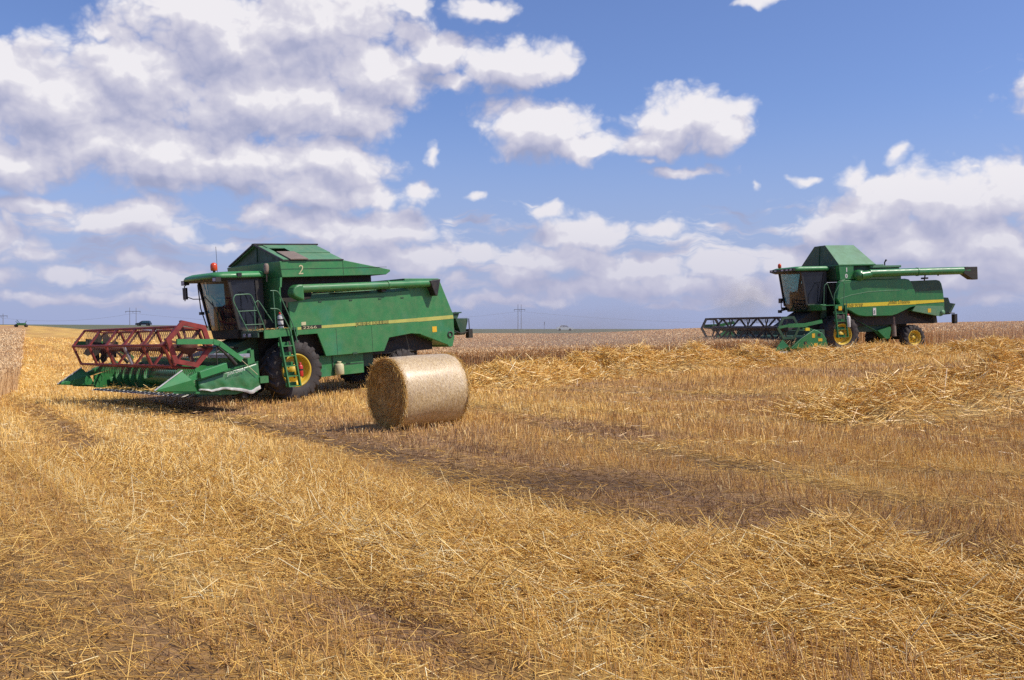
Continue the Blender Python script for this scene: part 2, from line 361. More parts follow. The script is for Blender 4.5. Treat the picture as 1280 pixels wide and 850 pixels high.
def build_reel(hd, cx, cz, R, a0, ya, yb, nsp, mred, mshaft, mtine, odd=None, odd_mat=None, vee=False, discs=True):
    P = hexpts(cx, cz, R, a0)
    L = yb - ya
    sh = MB().tube([(cx, ya, cz), (cx, yb, cz)], 0.11 if vee else 0.085, 14)
    sh.make('reel_shaft', mshaft, hd)
    for k, (px, pz) in enumerate(P):
        b = MB().tube([(px, ya, pz), (px, yb, pz)], 0.030, 8, 0)
        n = int(L / 0.11)
        for i in range(n):
            y = ya + (i + .5) * L / n
            b.bar((px, y, pz), (px - .05, y, pz - .11), .010, .010, 1); b.bar((px - .05, y, pz - .11), (px - .03, y, pz - .22), .009, .009, 1)
        b.make('reel_bat', [mred, mtine], hd)
    for i in range(nsp):
        y = ya + .02 + (L - .04) * i / (nsp - 1)
        s = MB()
        for k in range(6):
            p, q = P[k], P[(k + 1) % 6]
            mk = 1 if (odd is not None and (i, k) in odd) else 0
            if not vee:
                s.bar((p[0], y, p[1]), (q[0], y, q[1]), .11, .034, mk, up=(q[1] - p[1], 0, p[0] - q[0]) if False else (p[0] + q[0] - 2 * cx, 0, p[1] + q[1] - 2 * cz))
                if k % 2 == 0: s.bar((cx, y + .02, cz), (p[0], y + .02, p[1]), .014, .045, 2)
            else:
                for dy in (-.30, .30):
                    if ya <= y + dy <= yb: s.bar((cx, y + dy * .15, cz), (p[0], y + dy, p[1]), .03, .085, 0)
        s.lathe([(.001, y - .01), (.15, y - .01), (.15, y + .01), (.001, y + .01)], 12, (cx, 0, cz), mi=2)
        s.make('reel_spider', [mred, odd_mat or mred, mshaft], hd)
    if discs:
        for yy in (ya + .35, ya + .85):
            d = MB()
            for k in range(6):
                a = radians(a0 + 30 + 60 * k)
                d.prism([(cx + .05 * cos(a - .9), cz + .05 * sin(a - .9)), (cx + .33 * cos(a - .28), cz + .33 * sin(a - .28)), (cx + .40 * cos(a + .05), cz + .40 * sin(a + .05)), (cx + .30 * cos(a + .35), cz + .30 * sin(a + .35)), (cx + .05 * cos(a + .9), cz + .05 * sin(a + .9))], yy, yy + .02)
            d.make('crop_guard', M['grime_shade'], hd)

def ladder(root, xt, xb, zt, zb, y, w, steps, m, yb=None, name='ladder'):
    yb = y if yb is None else yb
    b = MB()
    for dx in (0, -w):
        b.bar((xt + dx, y, zt), (xb + dx, yb, zb), .035, .10, 0, up=(0, 1, 0))
    for i in range(steps):
        t = (i + .95) / steps; x = xt + (xb - xt) * t; z = zt + (zb - zt) * t; yy = y + (yb - y) * t
        b.box(x - w, x, yy - .16, yy + .04, z - .015, z + .012); b.box(x - w + .01, x - .01, yy - .17, yy - .155, z - .02, z + .10)
    return b.make(name, m, root)
def rail(root, pts, r=.016, m='rail', name='handrail'):
    # rounded corners
    P = [Vector(p) for p in pts]; out = [P[0]]
    for i in range(1, len(P) - 1):
        a = (P[i - 1] - P[i]); b = (P[i + 1] - P[i]); k = min(.09, a.length * .4, b.length * .4); a.normalize(); b.normalize()
        A, B = P[i] + a * k, P[i] + b * k
        for t in (0, .33, .67, 1): out.append(A * (1 - t) ** 2 + P[i] * 2 * t * (1 - t) + B * t * t)
    out.append(P[-1])
    return MB().tube(out, r, 8).make(name, M[m], root)
def bottle(root, x, y, z0, z1, r, m, name, mtop=None, bands=None):
    h = z1 - z0; b = MB()
    b.lathe([(.001, z0), (r * .9, z0), (r, z0 + .02), (r, z0 + h * .74), (r * .8, z0 + h * .83), (r * .35, z0 + h * .88), (r * .3, z0 + h * .9)], 16, (x, y, 0), 'z')
    b.lathe([(r * .33, z0 + h * .88), (r * .45, z0 + h * .9), (r * .45, z1), (.001, z1)], 10, (x, y, 0), 'z', 1)
    b.bar((x - r * .6, y, z1 - h * .03), (x + r * .4, y, z1 + h * .02), .02, .02, 1)
    if bands:
        for t in bands: b.lathe([(r + .006, z0 + h * t - .02), (r + .006, z0 + h * t + .02)], 16, (x, y, 0), 'z', 2)
    return b.make(name, [m, mtop or m, M['black']], root)

# ================================================================== combine 1 (near, left): local +x forward, +y its left side
def build_m1():
    root = empty('combine_harvester')
    tag(root, 'older green combine harvester with a red reel, numbered 2, behind the round bale', 'combine harvester', 'combine harvesters at work in the field')
    G, GD, GF, BK = M['green'], M['green_dark'], M['green_faded_sunlit'], M['grime_shade']
    # chassis core
    b = MB(); b.box(-5.0, .1, -1.15, 1.15, 1.0, 2.75); b.box(-.9, .55, -.75, .75, .75, 1.9); b.box(-3.9, -3.7, -1.25, 1.25, .45, .62)
    b.bar((0, -1.2, .81), (0, 1.2, .81), .22, .22); b.box(-4.6, -2.4, -.9, .9, .85, 1.1); b.make('chassis', BK, root)
    # lower skirt between the axles
    for s in (1, -1):
        b = MB()
        b.box(-1.28, -.86, s * 1.28, s * 1.33, .54, 1.12, 0); b.box(-2.32, -1.3, s * 1.28, s * 1.33, .54, 1.12, 0)
        b.box(-2.32, -.86, s * 1.22, s * 1.27, .80, 1.12, 1); b.box(-2.75, -2.32, s * 1.15, s * 1.2, .7, 1.12, 1)
        b.bar((-1.29, s * 1.345, .54), (-1.29, s * 1.345, 1.1), .02, .03, 1); b.box(-2.30, -1.32, s * 1.331, s * 1.335, .80, .84, 1)
        b.make('lower_skirt', [G, GD], root)
    # side shields
    sh = [(.05, 1.90), (.06, 2.62), (-.62, 2.69), (-3.97, 2.80), (-4.24, 1.87), (-4.32, 1.50), (-3.96, 1.54), (-3.15, 1.47), (-2.94, 1.10), (-.99, 1.11), (-.76, 1.74), (.04, 1.74)]
    for s in (1, -1):
        b = MB(); b.prism(sh, s * 1.44, s * 1.50, 0)
        b.make('side_shield', G, root, .008)
        b = MB()  # ledge leaning in above the shield
        b.add([(-.60, s * 1.499, 2.692), (-3.96, s * 1.499, 2.802), (-3.93, s * 1.36, 2.90), (-.75, s * 1.36, 2.82), (-.60, s * 1.44, 2.60), (-3.96, s * 1.44, 2.70)], [(0, 1, 2, 3), (0, 3, 4), (1, 5, 2), (3, 2, 5, 4)])
        b.box(-3.5, -.9, s * 1.502, s * 1.506, 2.655, 2.665, 1)
        b.make('shield_ledge', [GF, GD], root)  # paler green paints in the sun that the ledge catches
        each('panel_seam', [(x - .006, x + .006, s * 1.5005, s * 1.503, 1.12, 1.84) for x in (-1.36, -2.55)], GD, root)
        MB().box(-2.0, -1.86, s * 1.5, s * 1.525, 1.09, 1.14).make('latch', GD, root)
    each('shield_hinge', [(x - .05, x + .05, 1.4995, 1.514, 2.585, 2.615) for x in (-.9, -1.9, -2.9, -3.7)], GD, root)
    for x0_, x1_, z0_ in ((-1.1, -2.4, .50), (-2.3, -3.6, .9)): MB().tube([(x0_, 1.2, z0_ + .5), ((x0_ + x1_) / 2, 1.24, z0_ + .36), (x1_, 1.2, z0_ + .48)], .02, 6).make('hydraulic_hose', M['black'], root)
    # rear hood
    hood = [(-3.90, 2.79), (-3.86, 3.16), (-5.17, 3.13), (-5.67, 2.0), (-5.66, 1.30), (-5.56, 1.03), (-5.42, 1.03), (-5.36, 1.10), (-4.34, 1.48), (-4.25, 1.86)]
    b = MB(); b.prism(hood, -1.45, 1.45, 0); b.make('rear_hood', G, root, .02)
    b = MB().lathe([(.10, 1.451), (.10, 1.475), (.065, 1.475), (.065, 1.452)], 16, (-5.48, 0, 1.41)); b.lathe([(.001, 1.453), (.06, 1.453)], 12, (-5.48, 0, 1.41), mi=1)
    b.make('bearing_cover', [M['black'], G], root)
    MB().box(-4.97, -4.80, 1.451, 1.455, 1.52, 1.69).make('warning_decal', M['amber'], root)
    # stripe
    b = MB()
    b.prism([(.04, 1.878), (.04, 1.945), (-4.235, 1.975), (-4.24, 1.875)], 1.501, 1.505)
    b.prism([(-4.27, 1.865), (-4.26, 1.978), (-5.64, 1.995), (-5.655, 1.885)], 1.452, 1.456)
    b.make('yellow_stripe', M['stripe'], root)
    MB().box(-.42, -.28, 1.501, 1.505, 1.99, 2.08).make('small_decal', M['cream'], root)
    text('lettering_outline', 'JOHN DEERE', M['ink'], root, (-2.02, 1.507, 1.882), .122, offset=.007, extrude=.001, sx=1.62)
    text('lettering', 'JOHN DEERE', M['stripe'], root, (-2.02, 1.511, 1.882), .122, extrude=.001, sx=1.62)
    MB().box(-.90, -.27, 1.5055, 1.507, 1.882, 1.975).make('number_plate', M['ink'], root)
    text('model_number', '2266', M['cream'], root, (-.31, 1.511, 1.888), .105, extrude=.001, sx=2.1)
    # grain tank
    b = MB()
    tk = [(.22, 3.72), (-1.74, 3.73), (-3.37, 3.43), (-3.38, 3.38), (-3.22, 3.29), (.17, 3.29)]
    b.prism(tk, -1.44, 1.44, 0)
    b.make('grain_tank', G, root, .012)
    b = MB(); b.box(-3.0, .12, -1.0, 1.0, 2.7, 3.289); b.box(-3.9, -3.0, -1.0, 1.0, 2.7, 3.1); b.make('tank_recess_shade_wall', BK, root)  # black here stands for the shade under the tank overhang
    b = MB()
    for s in (1, -1): b.prism([(.17, 3.288), (.23, 3.288), (.25, 3.03), (.20, 3.03)], s * 1.3, s * 1.43)
    b.box(.16, .20, -1.3, 1.3, 2.0, 3.288)
    b.make('tank_front_frame', G, root)
    for s in (1, -1): each('tank_seam', [(-3.25, .20, s * 1.441, s * 1.448, 3.50, 3.512), (-1.765, -1.755, s * 1.441, s * 1.446, 3.32, 3.70)], GD, root)
    # gabled tank extension, the near slope with an open hatch
    zr, ze, yr = 4.25, 3.74, 1.42
    def sl(x, y): return (x, y, zr + (ze - zr) * abs(y) / yr)
    b = MB()
    xs = [.12, -.10, -.60, -1.80]; ys = [0.02, .34, .78, 1.42]
    for i in range(3):
        for j in range(3):
            if i == 1 and j == 1: continue
            b.add([sl(xs[i], ys[j]), sl(xs[i + 1], ys[j]), sl(xs[i + 1], ys[j + 1]), sl(xs[i], ys[j + 1])], [(0, 1, 2, 3)])
    b.add([sl(.12, -1.42), sl(-1.80, -1.42), sl(-1.80, 0), sl(.12, 0)], [(0, 1, 2, 3)])
    b.add([(-1.79, -1.40, 3.735), (-1.79, 1.40, 3.735), (-1.84, 0, 4.235)], [(0, 1, 2)])
    o = b.make('tank_cover', GF, root); o.modifiers.new('t', 'SOLIDIFY').thickness = .02
    b = MB(); b.add([(.06, -1.40, 3.73), (.06, 1.40, 3.73), (.04, 0, 4.235)], [(0, 1, 2)]); b.bar((.07, 0, 3.73), (.05, 0, 4.22), .03, .03); b.bar((.075, -1.4, 3.74), (.075, 1.4, 3.74), .05, .05)
    b.make('tank_front_gable', GD, root)  # dark green puts the shade of the front into the colour
    b = MB(); b.bar((.16, 0, 4.27), (-1.88, 0, 4.265), .14, .045); b.bar((.14, 0.02, 4.26), (.16, 1.46, 3.75), .05, .04); b.bar((.14, -.02, 4.26), (.14, -1.46, 3.75), .05, .04)
    b.bar((.14, 1.45, 3.735), (-1.78, 1.45, 3.735), .03, .03)
    b.make('ridge_trim', M['black'], root)
    b = MB(); b.add([sl(-.08, .80), sl(-.62, .80), sl(-.62, 1.50), sl(-.08, 1.50)], [(0, 1, 2, 3)])
    for i in range(4): b.v[i] = (b.v[i][0], b.v[i][1], b.v[i][2] + .035)
    o = b.make('sliding_hatch', M['brownplate'], root); o.modifiers.new('t', 'SOLIDIFY').thickness = .025
    MB().box(-1.7, .05, -1.3, 1.3, 3.60, 3.66).make('tank_floor', M['grime_shade'], root)
    text('painted_number', '2', M['cream'], root, (-.31, 1.448, 3.36), .36, extrude=.001, sx=.95, shear=.15)
    # unloading auger
    b = MB(); b.tube([(-.20, 1.62, 2.965), (-3.1, 1.60, 2.975), (-3.16, 1.60, 2.976)], .112, 20)
    b.tube([(-3.1, 1.60, 2.98), (-4.75, 1.57, 2.99)], .108, 20)
    b.tube([(-3.10, 1.60, 2.98), (-3.18, 1.60, 2.98)], .128, 20)
    b.make('unloading_auger', G, root)
    b = MB(); b.prism([(.06, 2.84), (.045, 2.92), (.0, 3.0), (-.06, 3.05), (-.14, 3.078), (-.28, 3.078), (-.29, 2.66), (-.24, 2.65), (-.12, 2.70), (.0, 2.76)], 1.42, 1.74)
    b.make('auger_elbow', G, root, .05)
    b = MB(); b.prism([(-4.62, 3.06), (-5.03, 3.10), (-4.88, 2.60), (-4.80, 2.62)], 1.44, 1.70)
    b.make('auger_spout', M['black'], root, .015)
    b = MB(); b.box(-3.05, -2.90, 1.35, 1.62, 2.80, 2.88); b.bar((-2.98, 1.5, 2.86), (-3.12, 1.5, 2.84), .1, .05); b.box(-2.6, -1.3, 1.3, 1.5, 2.815, 2.83)
    b.make('auger_rest', BK, root)
    # cab
    b = MB(); b.prism([(1.12, 1.99), (.52, 1.99), (.50, 1.72), (1.08, 1.72)], -.86, .86); b.box(.1, .52, -.95, .95, 1.9, 2.2)
    b.prism([(1.10, 1.99), (1.22, 1.99), (1.16, 1.74), (1.06, 1.74)], -.70, .70)
    b.make('cab_base', BK, root, .02)
    b = MB(); b.box(.42, .54, -.84, .84, 1.99, 3.32); b.make('cab_back_wall', M['black'], root)
    AT, AB = (1.40, 3.32), (1.15, 1.98)
    for s in (1, -1):
        b = MB()
        b.bar((AT[0], s * .83, AT[1]), (AB[0], s * .80, AB[1]), .06, .07); b.bar((.60, s * .84, 3.32), (.58, s * .84, 1.98), .07, .10)
        b.bar((.58, s * .84, 3.29), (AT[0], s * .83, 3.29), .05, .08); b.bar((.58, s * .84, 2.0), (AB[0], s * .81, 2.0), .05, .06)
        b.make('cab_frame', M['black'], root)
    def wx(y, z): t = (z - 1.98) / 1.34; return 1.15 + .25 * t + .14 * (1 - (y / .8) ** 2)
    b = MB(); rows = [[(wx(y, z), y, z) for y in np.linspace(-.79, .79, 11)] for z in (1.98, 2.6, 3.30)]
    v = [p for r in rows for p in r]; b.add(v, [(i * 11 + k, i * 11 + k + 1, (i + 1) * 11 + k + 1, (i + 1) * 11 + k) for i in range(2) for k in range(10)], 0, True)
    b.make('windscreen', M['glass'], root)
    for s in (1, -1):
        b = MB(); b.add([(.62, s * .845, 3.28), (1.37, s * .835, 3.28), (1.14, s * .81, 2.02), (.62, s * .845, 2.02)], [(0, 1, 2, 3)])
        b.make('door_window', M['doorglass'] if s > 0 else M['glass'], root)
    b = MB(); b.box(.60, .92, -.28, .28, 2.28, 2.40); b.prism([(.60, 2.38), (.72, 2.38), (.62, 3.0), (.54, 3.0)], -.26, .26); b.box(.66, .86, -.2, .2, 1.98, 2.30)
    b.make('seat', M['cloth'], root, .03)
    b = MB(); b.tube([(1.10, 0, 1.99), (1.0, 0, 2.62)], .035, 8)
    ring = [(1.0 + .20 * cos(a) * .85, .20 * sin(a), 2.65 - .20 * cos(a) * .45) for a in np.linspace(0, 2 * pi, 17)]
    b.tube(ring, .014, 6, caps=False); b.bar(ring[0], ring[8], .02, .015); b.make('steering_wheel', M['black'], root)
    b = MB(); b.box(.62, 1.05, -.80, -.42, 1.99, 2.62); b.box(.56, .80, .42, .78, 1.99, 2.95); b.box(.60, .66, -.8, .8, 1.99, 2.5); b.box(.9, 1.1, .3, .7, 1.99, 2.3); b.make('cab_console', M['cloth'], root, .02)
    b = MB(); b.tube([(1.44, .35, 2.1), (1.52, .1, 2.75)], .012, 6); b.bar((1.55, -.25, 2.9), (1.53, .2, 2.62), .02, .02); b.make('windscreen_wiper', M['black'], root)
    b = MB()
    b.loft([rrect(.30, 1.82, -.93, .93, 3.335, .22), rrect(.26, 1.86, -.96, .96, 3.37, .24), rrect(.28, 1.82, -.93, .93, 3.44, .24), rrect(.36, 1.66, -.84, .84, 3.50, .24), rrect(.55, 1.4, -.6, .6, 3.515, .2)])
    b.make('cab_roof', M['green_sunlit'], root)
    b = MB(); b.loft([rrect(.40, 1.74, -.86, .86, 3.28, .18), rrect(.36, 1.78, -.90, .90, 3.334, .2)], sm=False); b.make('roof_lining', M['black'], root)
    for (x, y) in ((1.66, -.95), (1.70, .93)): MB().box(x, x + .14, y - .1, y + .1, 3.24, 3.36).box(x + .14, x + .146, y - .08, y + .08, 3.26, 3.34, 1).make('work_light', [M['black'], M['steel']], root)
    MB().box(1.08, 1.20, .90, .98, 3.36, 3.46).make('side_light', M['black'], root)
    b = MB(); b.lathe([(.035, 3.50), (.035, 3.57)], 10, (1.35, 0, 0), 'z'); b.make('beacon_mount', M['black'], root)
    b = MB(); b.lathe([(.075, 3.57), (.09, 3.60), (.092, 3.70), (.075, 3.76), (.03, 3.785), (.001, 3.79)], 16, (1.35, 0, 0), 'z'); b.make('beacon', M['orange'], root)
    MB().tube([(1.0, -.5, 3.5), (1.0, -.5, 4.25)], .006, 5).make('antenna', M['black'], root)
    b = MB(); b.tube([(1.60, -1.0, 3.30), (1.66, -1.16, 3.22), (1.66, -1.18, 2.82)], .016, 6); b.tube([(1.30, -.86, 2.85), (1.5, -1.02, 2.86), (1.66, -1.16, 2.95)], .014, 6); b.box(1.62, 1.67, -1.27, -1.07, 2.86, 3.18)
    b.tube([(1.42, -.86, 3.25), (1.36, -.9, 2.6), (1.22, -.88, 2.05)], .016, 6); b.box(1.28, 1.38, -.98, -.86, 2.42, 2.50); b.make('mirror', M['black'], root)
    b = MB(); b.lathe([(.001, 3.40), (.06, 3.42), (.07, 3.50), (.07, 3.62), (.05, 3.68), (.001, 3.69)], 12, (.38, 1.02, 0), 'z'); b.tube([(.38, 1.0, 3.2), (.38, 1.02, 3.42)], .015, 6); b.make('side_mirror', M['brownplate'], root)
    # platform, ladder, rails
    b = MB(); b.box(.02, 1.12, .86, 1.72, 1.90, 1.93, 1); b.box(.52, .98, 1.70, 1.75, 1.72, 1.93, 0); b.box(.16, .52, 1.66, 1.72, 1.74, 1.95, 0); b.box(-.02, .02, 1.45, 1.72, 1.72, 1.95, 0)
    b.box(1.10, 1.14, .86, 1.70, 1.76, 1.93, 1); b.box(1.16, 1.2, 1.05, 1.15, 1.78, 1.86, 2); b.box(1.16, 1.2, 1.30, 1.40, 1.78, 1.86, 2)
    b.make('platform', [G, GD, M['steel']], root)
    ladder(root, .58, .46, 1.74, .42, 1.80, .34, 5, G, 1.90)
    rail(root, [(.71, 1.72, 2.94), (.50, 1.74, 2.93), (.16, 1.80, 2.04), (.08, 1.84, 1.55)])
    rail(root, [(.74, 1.72, 2.48), (.50, 1.74, 2.46), (.24, 1.78, 1.91), (.18, 1.82, 1.5)])
    rail(root, [(.63, 1.72, 2.93), (.62, 1.72, 1.93)])
    rail(root, [(1.40, 1.70, 1.93), (1.72, 1.62, 2.72), (1.66, 1.60, 2.87), (1.20, 1.60, 2.88), (.90, 1.62, 2.05), (.88, 1.62, 1.93)])
    rail(root, [(1.62, 1.62, 2.45), (1.05, 1.60, 2.45)], .012); rail(root, [(1.50, 1.66, 2.10), (.93, 1.62, 2.09)], .012)
    rail(root, [(1.14, 1.60, 1.95), (1.12, 1.58, 2.62), (1.0, 1.58, 2.72), (.65, 1.66, 2.11)], .014)
    o = bottle(root, .40, 1.60, 1.95, 2.36, .075, M['white'], 'fire_extinguisher', M['red_bright'], (.2, .55))
    o = bottle(root, .06, 1.86, .66, 1.02, .07, M['red_bright'], 'red_extinguisher', M['red_bright'], (.5,))
    bottle(root, -1.44, 1.42, .56, .92, .13, M['cream'], 'gas_bottle', M['cream'])
    # wheels
    for s in (1, -1): wheel(root, 0, s * 1.31, .81, .62, .43, s, 18)
    for s in (1, -1): wheel(root, -3.75, s * 1.20, .55, .40, .27, s, 16, lugh=.035)
    # straw chopper at the tail
    b = MB()
    b.box(-6.3, -5.66, -1.1, 1.1, 1.42, 1.48); b.prism([(-5.67, 2.0), (-6.15, 2.08), (-6.3, 2.05), (-6.22, 1.9), (-5.9, 1.5), (-5.66, 1.45)], .95, 1.0); b.prism([(-5.67, 2.0), (-6.15, 2.08), (-6.3, 2.05), (-6.22, 1.9), (-5.9, 1.5), (-5.66, 1.45)], -1.0, -.95)
    b.box(-6.35, -5.75, -1.05, 1.05, 2.03, 2.07); b.prism([(-6.0, 1.88), (-6.5, 1.86), (-6.5, 1.80), (-6.35, 1.35), (-6.2, 1.35)], .5, 1.15); b.prism([(-6.0, 1.88), (-6.5, 1.86), (-6.5, 1.80), (-6.35, 1.35), (-6.2, 1.35)], -1.15, -.5)
    b.make('straw_chopper', GD, root)
    b = MB(); b.tube([(-5.75, 1.2, 1.95), (-5.85, 1.22, 1.5), (-6.1, 1.22, 1.40), (-6.5, 1.2, 1.45)], .025, 6); b.box(-6.58, -6.42, 1.1, 1.26, 1.24, 1.52); b.tube([(-6.5, 1.2, 1.5), (-6.5, 1.2, 1.85)], .015, 6); b.make('tail_bracket', BK, root)
    # feeder house
    b = MB(); b.prism([(2.35, .62), (2.35, 1.22), (.7, 1.75), (.4, 1.75), (.4, 1.05)], -.62, .62); b.make('feeder_house', GD, root)
    # ---------------- header
    hd = empty('header', root)
    HW = 3.05
    b = MB(); b.prism([(2.12, .55), (2.20, .52), (2.9, .50), (3.48, .545), (3.48, .56), (2.95, .53), (2.35, .58), (2.22, .75), (2.20, 1.22), (2.12, 1.22)], -HW + .02, HW - .02, 0)
    b.box(2.02, 2.2, -HW, HW, 1.18, 1.32, 1); b.box(2.0, 2.12, -HW, HW, .5, .62, 1); b.box(2.0, 2.3, 1.2, 2.8, 1.33, 1.42, 2)
    b.make('header_trough', [GD, G, M['steel']], hd)
    # auger: drum with flights wound towards the middle
    ax_, az_ = 2.82, .86
    b = MB(); b.tube([(ax_, -HW + .05, az_), (ax_, HW - .05, az_)], .20, 24)
    for s in (1, -1):
        n = 200; v = []; f = []
        for i in range(n + 1):
            t = i / n; y = s * (HW - .06 - t * 2.3); a = s * 2 * pi * t * 2.3 / .46
            for r in (.19, .335):
                for dy in (-.006, .006): v.append((ax_ + r * cos(a), y + dy, az_ + r * sin(a)))
        for i in range(n):
            o = i * 4; f += [(o, o + 2, o + 6, o + 4), (o + 1, o + 5, o + 7, o + 3), (o + 2, o + 3, o + 7, o + 6)]
        b.add(v, f, 0, False)
    b.make('header_auger', M['green_new'], hd)
    b = MB()
    for i in range(46):
        y = -HW + .1 + i * (2 * HW - .2) / 45
        b.add([(3.50, y - .018, .545), (3.50, y + .018, .545), (3.68, y, .535), (3.50, y - .014, .585), (3.50, y + .014, .585), (3.62, y, .56)], [(0, 1, 2), (3, 5, 4), (0, 2, 5, 3), (1, 4, 5, 2)], (0, 2, 1, 2)[i % 4])
    b.box(3.45, 3.52, -HW, HW, .52, .544, 2)
    b.make('knife_guards', [M['steel'], M['white'], M['grime_shade']], hd)
    each('skid_shoe', [(2.3, 2.42, -HW + .5 + i * .9, -HW + .75 + i * .9, .40, .515) for i in range(7)], BK, hd)
    # end walls + crop dividers
    for s in (1, -1):
        Yo = s * HW
        b = MB()
        b.prism([(1.97, .58), (1.95, 1.21), (2.83, 1.11), (3.55, .93), (3.56, .60), (2.6, .50)], Yo, Yo + s * .03, 0)
        b.make('end_wall', M['green_new'], hd)
        b = MB()  # dented outer sheet, its lower lip worn to bare metal
        top = [(3.55, .91), (3.1, 1.01), (2.6, 1.10), (1.96, 1.22)]; bot = [(3.42, .70), (3.22, .635), (2.92, .66), (2.50, .58), (2.22, .47), (1.98, .57)]
        n = 26; v = []; f = []
        tx = [p[0] for p in top][::-1]; tz = [p[1] for p in top][::-1]; bx = [p[0] for p in bot][::-1]; bz = [p[1] for p in bot][::-1]
        rs = np.random.default_rng(3)
        for i in range(n + 1):
            x = 3.52 - i * (3.52 - 1.97) / n
            zt = np.interp(x, tx, tz); zb = np.interp(x, bx, bz) + rs.uniform(-.008, .008)
            for j in range(9):
                t = j / 8; z = zt + (zb - zt) * t
                off = .055 + .045 * sin(2.2 * t) + .012 * sin(x * 11 + 3 * t) * t + .010 * sin(x * 23 + 7 * t) * t + rs.uniform(-.003, .003)
                if j == 8: off += .03
                v.append((x, Yo + s * off, z))
        for i in range(n):
            for j in range(8): f.append((i * 9 + j, i * 9 + j + 1, i * 9 + 10 + j, i * 9 + 9 + j))
        b.add(v, f, 0, True)
        for q in range(len(b.f)):
            if q % 8 == 7: b.m[q] = 1
        b.bar((3.53, Yo + s * .07, .92), (1.97, Yo + s * .07, 1.225), .02, .02, 0)
        o = b.make('side_sheet', [M['green_dent'], M['white']], hd); o.modifiers.new('t', 'SOLIDIFY').thickness = .012
        b = MB()  # box guard on top
        b.prism([(3.49, .96), (3.52, 1.12), (2.84, 1.27), (2.82, 1.10)], Yo + s * .05, Yo + s * .20)
        b.prism([(3.54, 1.10), (3.74, 1.02), (3.72, .92), (3.52, .95)], Yo - s * .02, Yo + s * .12)
        b.make('drive_guard', M['green_sunlit'], hd, .008)
        b = MB()  # divider: long pointed snout
        tip = (4.53, Yo, .78)
        v = [tip, (3.86, Yo, 1.17), (3.70, Yo + s * .16, .95), (3.58, Yo + s * .14, .68), (3.58, Yo - s * .14, .68), (3.70, Yo - s * .14, .95), (4.20, Yo, .73)]
        b.add(v, [(0, 1, 2), (0, 5, 1), (0, 2, 3, 6), (0, 6, 4, 5), (1, 5, 2), (2, 5, 4, 3), (6, 3, 4)])
        b.bar((4.51, Yo, .79), (3.84, Yo, 1.185), .055, .014, 1)
        b.bar((4.1, Yo, .71), (3.5, Yo + s * .05, .64), .10, .04, 0)
        b.make('crop_divider', [M['green_sunlit'], M['white']], hd)
        b = MB(); b.box(1.75, 1.97, Yo - .05, Yo + .12, .70, .86); b.make('side_bracket', G, hd)
        # reel arm
        b = MB(); Ya = Yo + s * .08
        for p, q in (((3.96, Ya, 1.84), (3.08, Ya, 1.78)), ((3.10, Ya, 1.785), (2.92, Ya, 1.72)), ((2.94, Ya, 1.73), (2.40, Ya, 1.30))): b.bar(p, q, .07, .12, 0)
        b.make('reel_arm', M['green_sunlit'] if s > 0 else G, hd)
        b = MB(); b.tube([(2.98, Ya, 1.66), (2.72, Ya, 1.40)], .03, 8); b.tube([(2.72, Ya, 1.40), (2.55, Ya, 1.20)], .045, 8); b.tube([(3.02, Ya, 1.66), (3.02, Ya, 1.22)], .012, 6)
        b.make('reel_cylinder', BK, hd)
    b = MB(); b.prism([(1.88, 1.20), (1.86, 1.54), (1.98, 1.50), (2.28, 1.42), (2.25, 1.20)], 2.55, 2.62); b.box(1.86, 1.95, 2.45, 2.75, 1.2, 1.5); b.make('lift_bracket', M['green'], hd)
    MB().tube([(2.42, 3.16, 1.30), (2.05, 3.2, .92)], .008, 5).make('tie_wire', M['cream'], hd)
    # the maker's script on the sheet
    text('sheet_lettering', 'John Deere', M['white'], hd, (2.82, 3.20, .97), .10, rot=(pi / 2, -radians(10), pi), extrude=.001, shear=.2)
    build_reel(hd, 3.58, 1.68, .52, 10, -2.90, 2.75, 6, M['red'], M['red_dark'], M['red_dark'], odd={(3, 5), (3, 1)}, odd_mat=M['steel'])
    # eccentric control ring at the near end
    b = MB(); Q = hexpts(3.58, 1.76, .57, 15); q0 = hexpts(3.58, 1.76, .45, 15)
    for k in range(6):
        a, c = Q[k], Q[(k + 1) % 6]; d, e = q0[(k + 1) % 6], q0[k]
        b.prism([a, c, d, e], 2.93, 3.00)
    b.make('control_ring', M['red'], hd)
    b = MB()
    for k in range(6): b.bar((3.58, 2.88, 1.72), (Q[k][0], 2.88, Q[k][1]), .03, .05)
    b.lathe([(.001, 2.84), (.20, 2.84), (.20, 2.96), (.001, 2.96)], 14, (3.58, 0, 1.72)); b.make('ring_spokes', M['red_dark'], hd)
    MB().tube([(2.2, 2.9, 1.30), (2.6, 3.0, 1.36), (2.95, 3.08, 1.62), (3.4, 3.09, 1.70)], .014, 6).make('hydraulic_hose', M['black'], hd)
    MB().tube([(2.1, 1.0, 1.35), (1.7, .9, 1.55), (1.2, .7, 1.5)], .03, 6).make('hydraulic_hose', M['black'], hd)
    n = 900; X_ = RNG.uniform(2.3, 3.5, n); P_ = np.stack([X_, RNG.uniform(-2.9, 2.9, n), np.interp(X_, [2.3, 2.9, 3.5], [.62, .54, .59]) + RNG.uniform(0, .05, n)], 1)
    D_ = np.stack([RNG.normal(0, 1, n), RNG.normal(0, 1, n), RNG.normal(.1, .25, n)], 1); straws('caught_straw', P_, D_, RNG.uniform(.06, .30, n), np.full(n, .005), np.clip(RNG.normal(.55, .2, n), 0, 1), [M['straw']], 3, 2, .15, parent=hd)['kind'] = 'stuff'
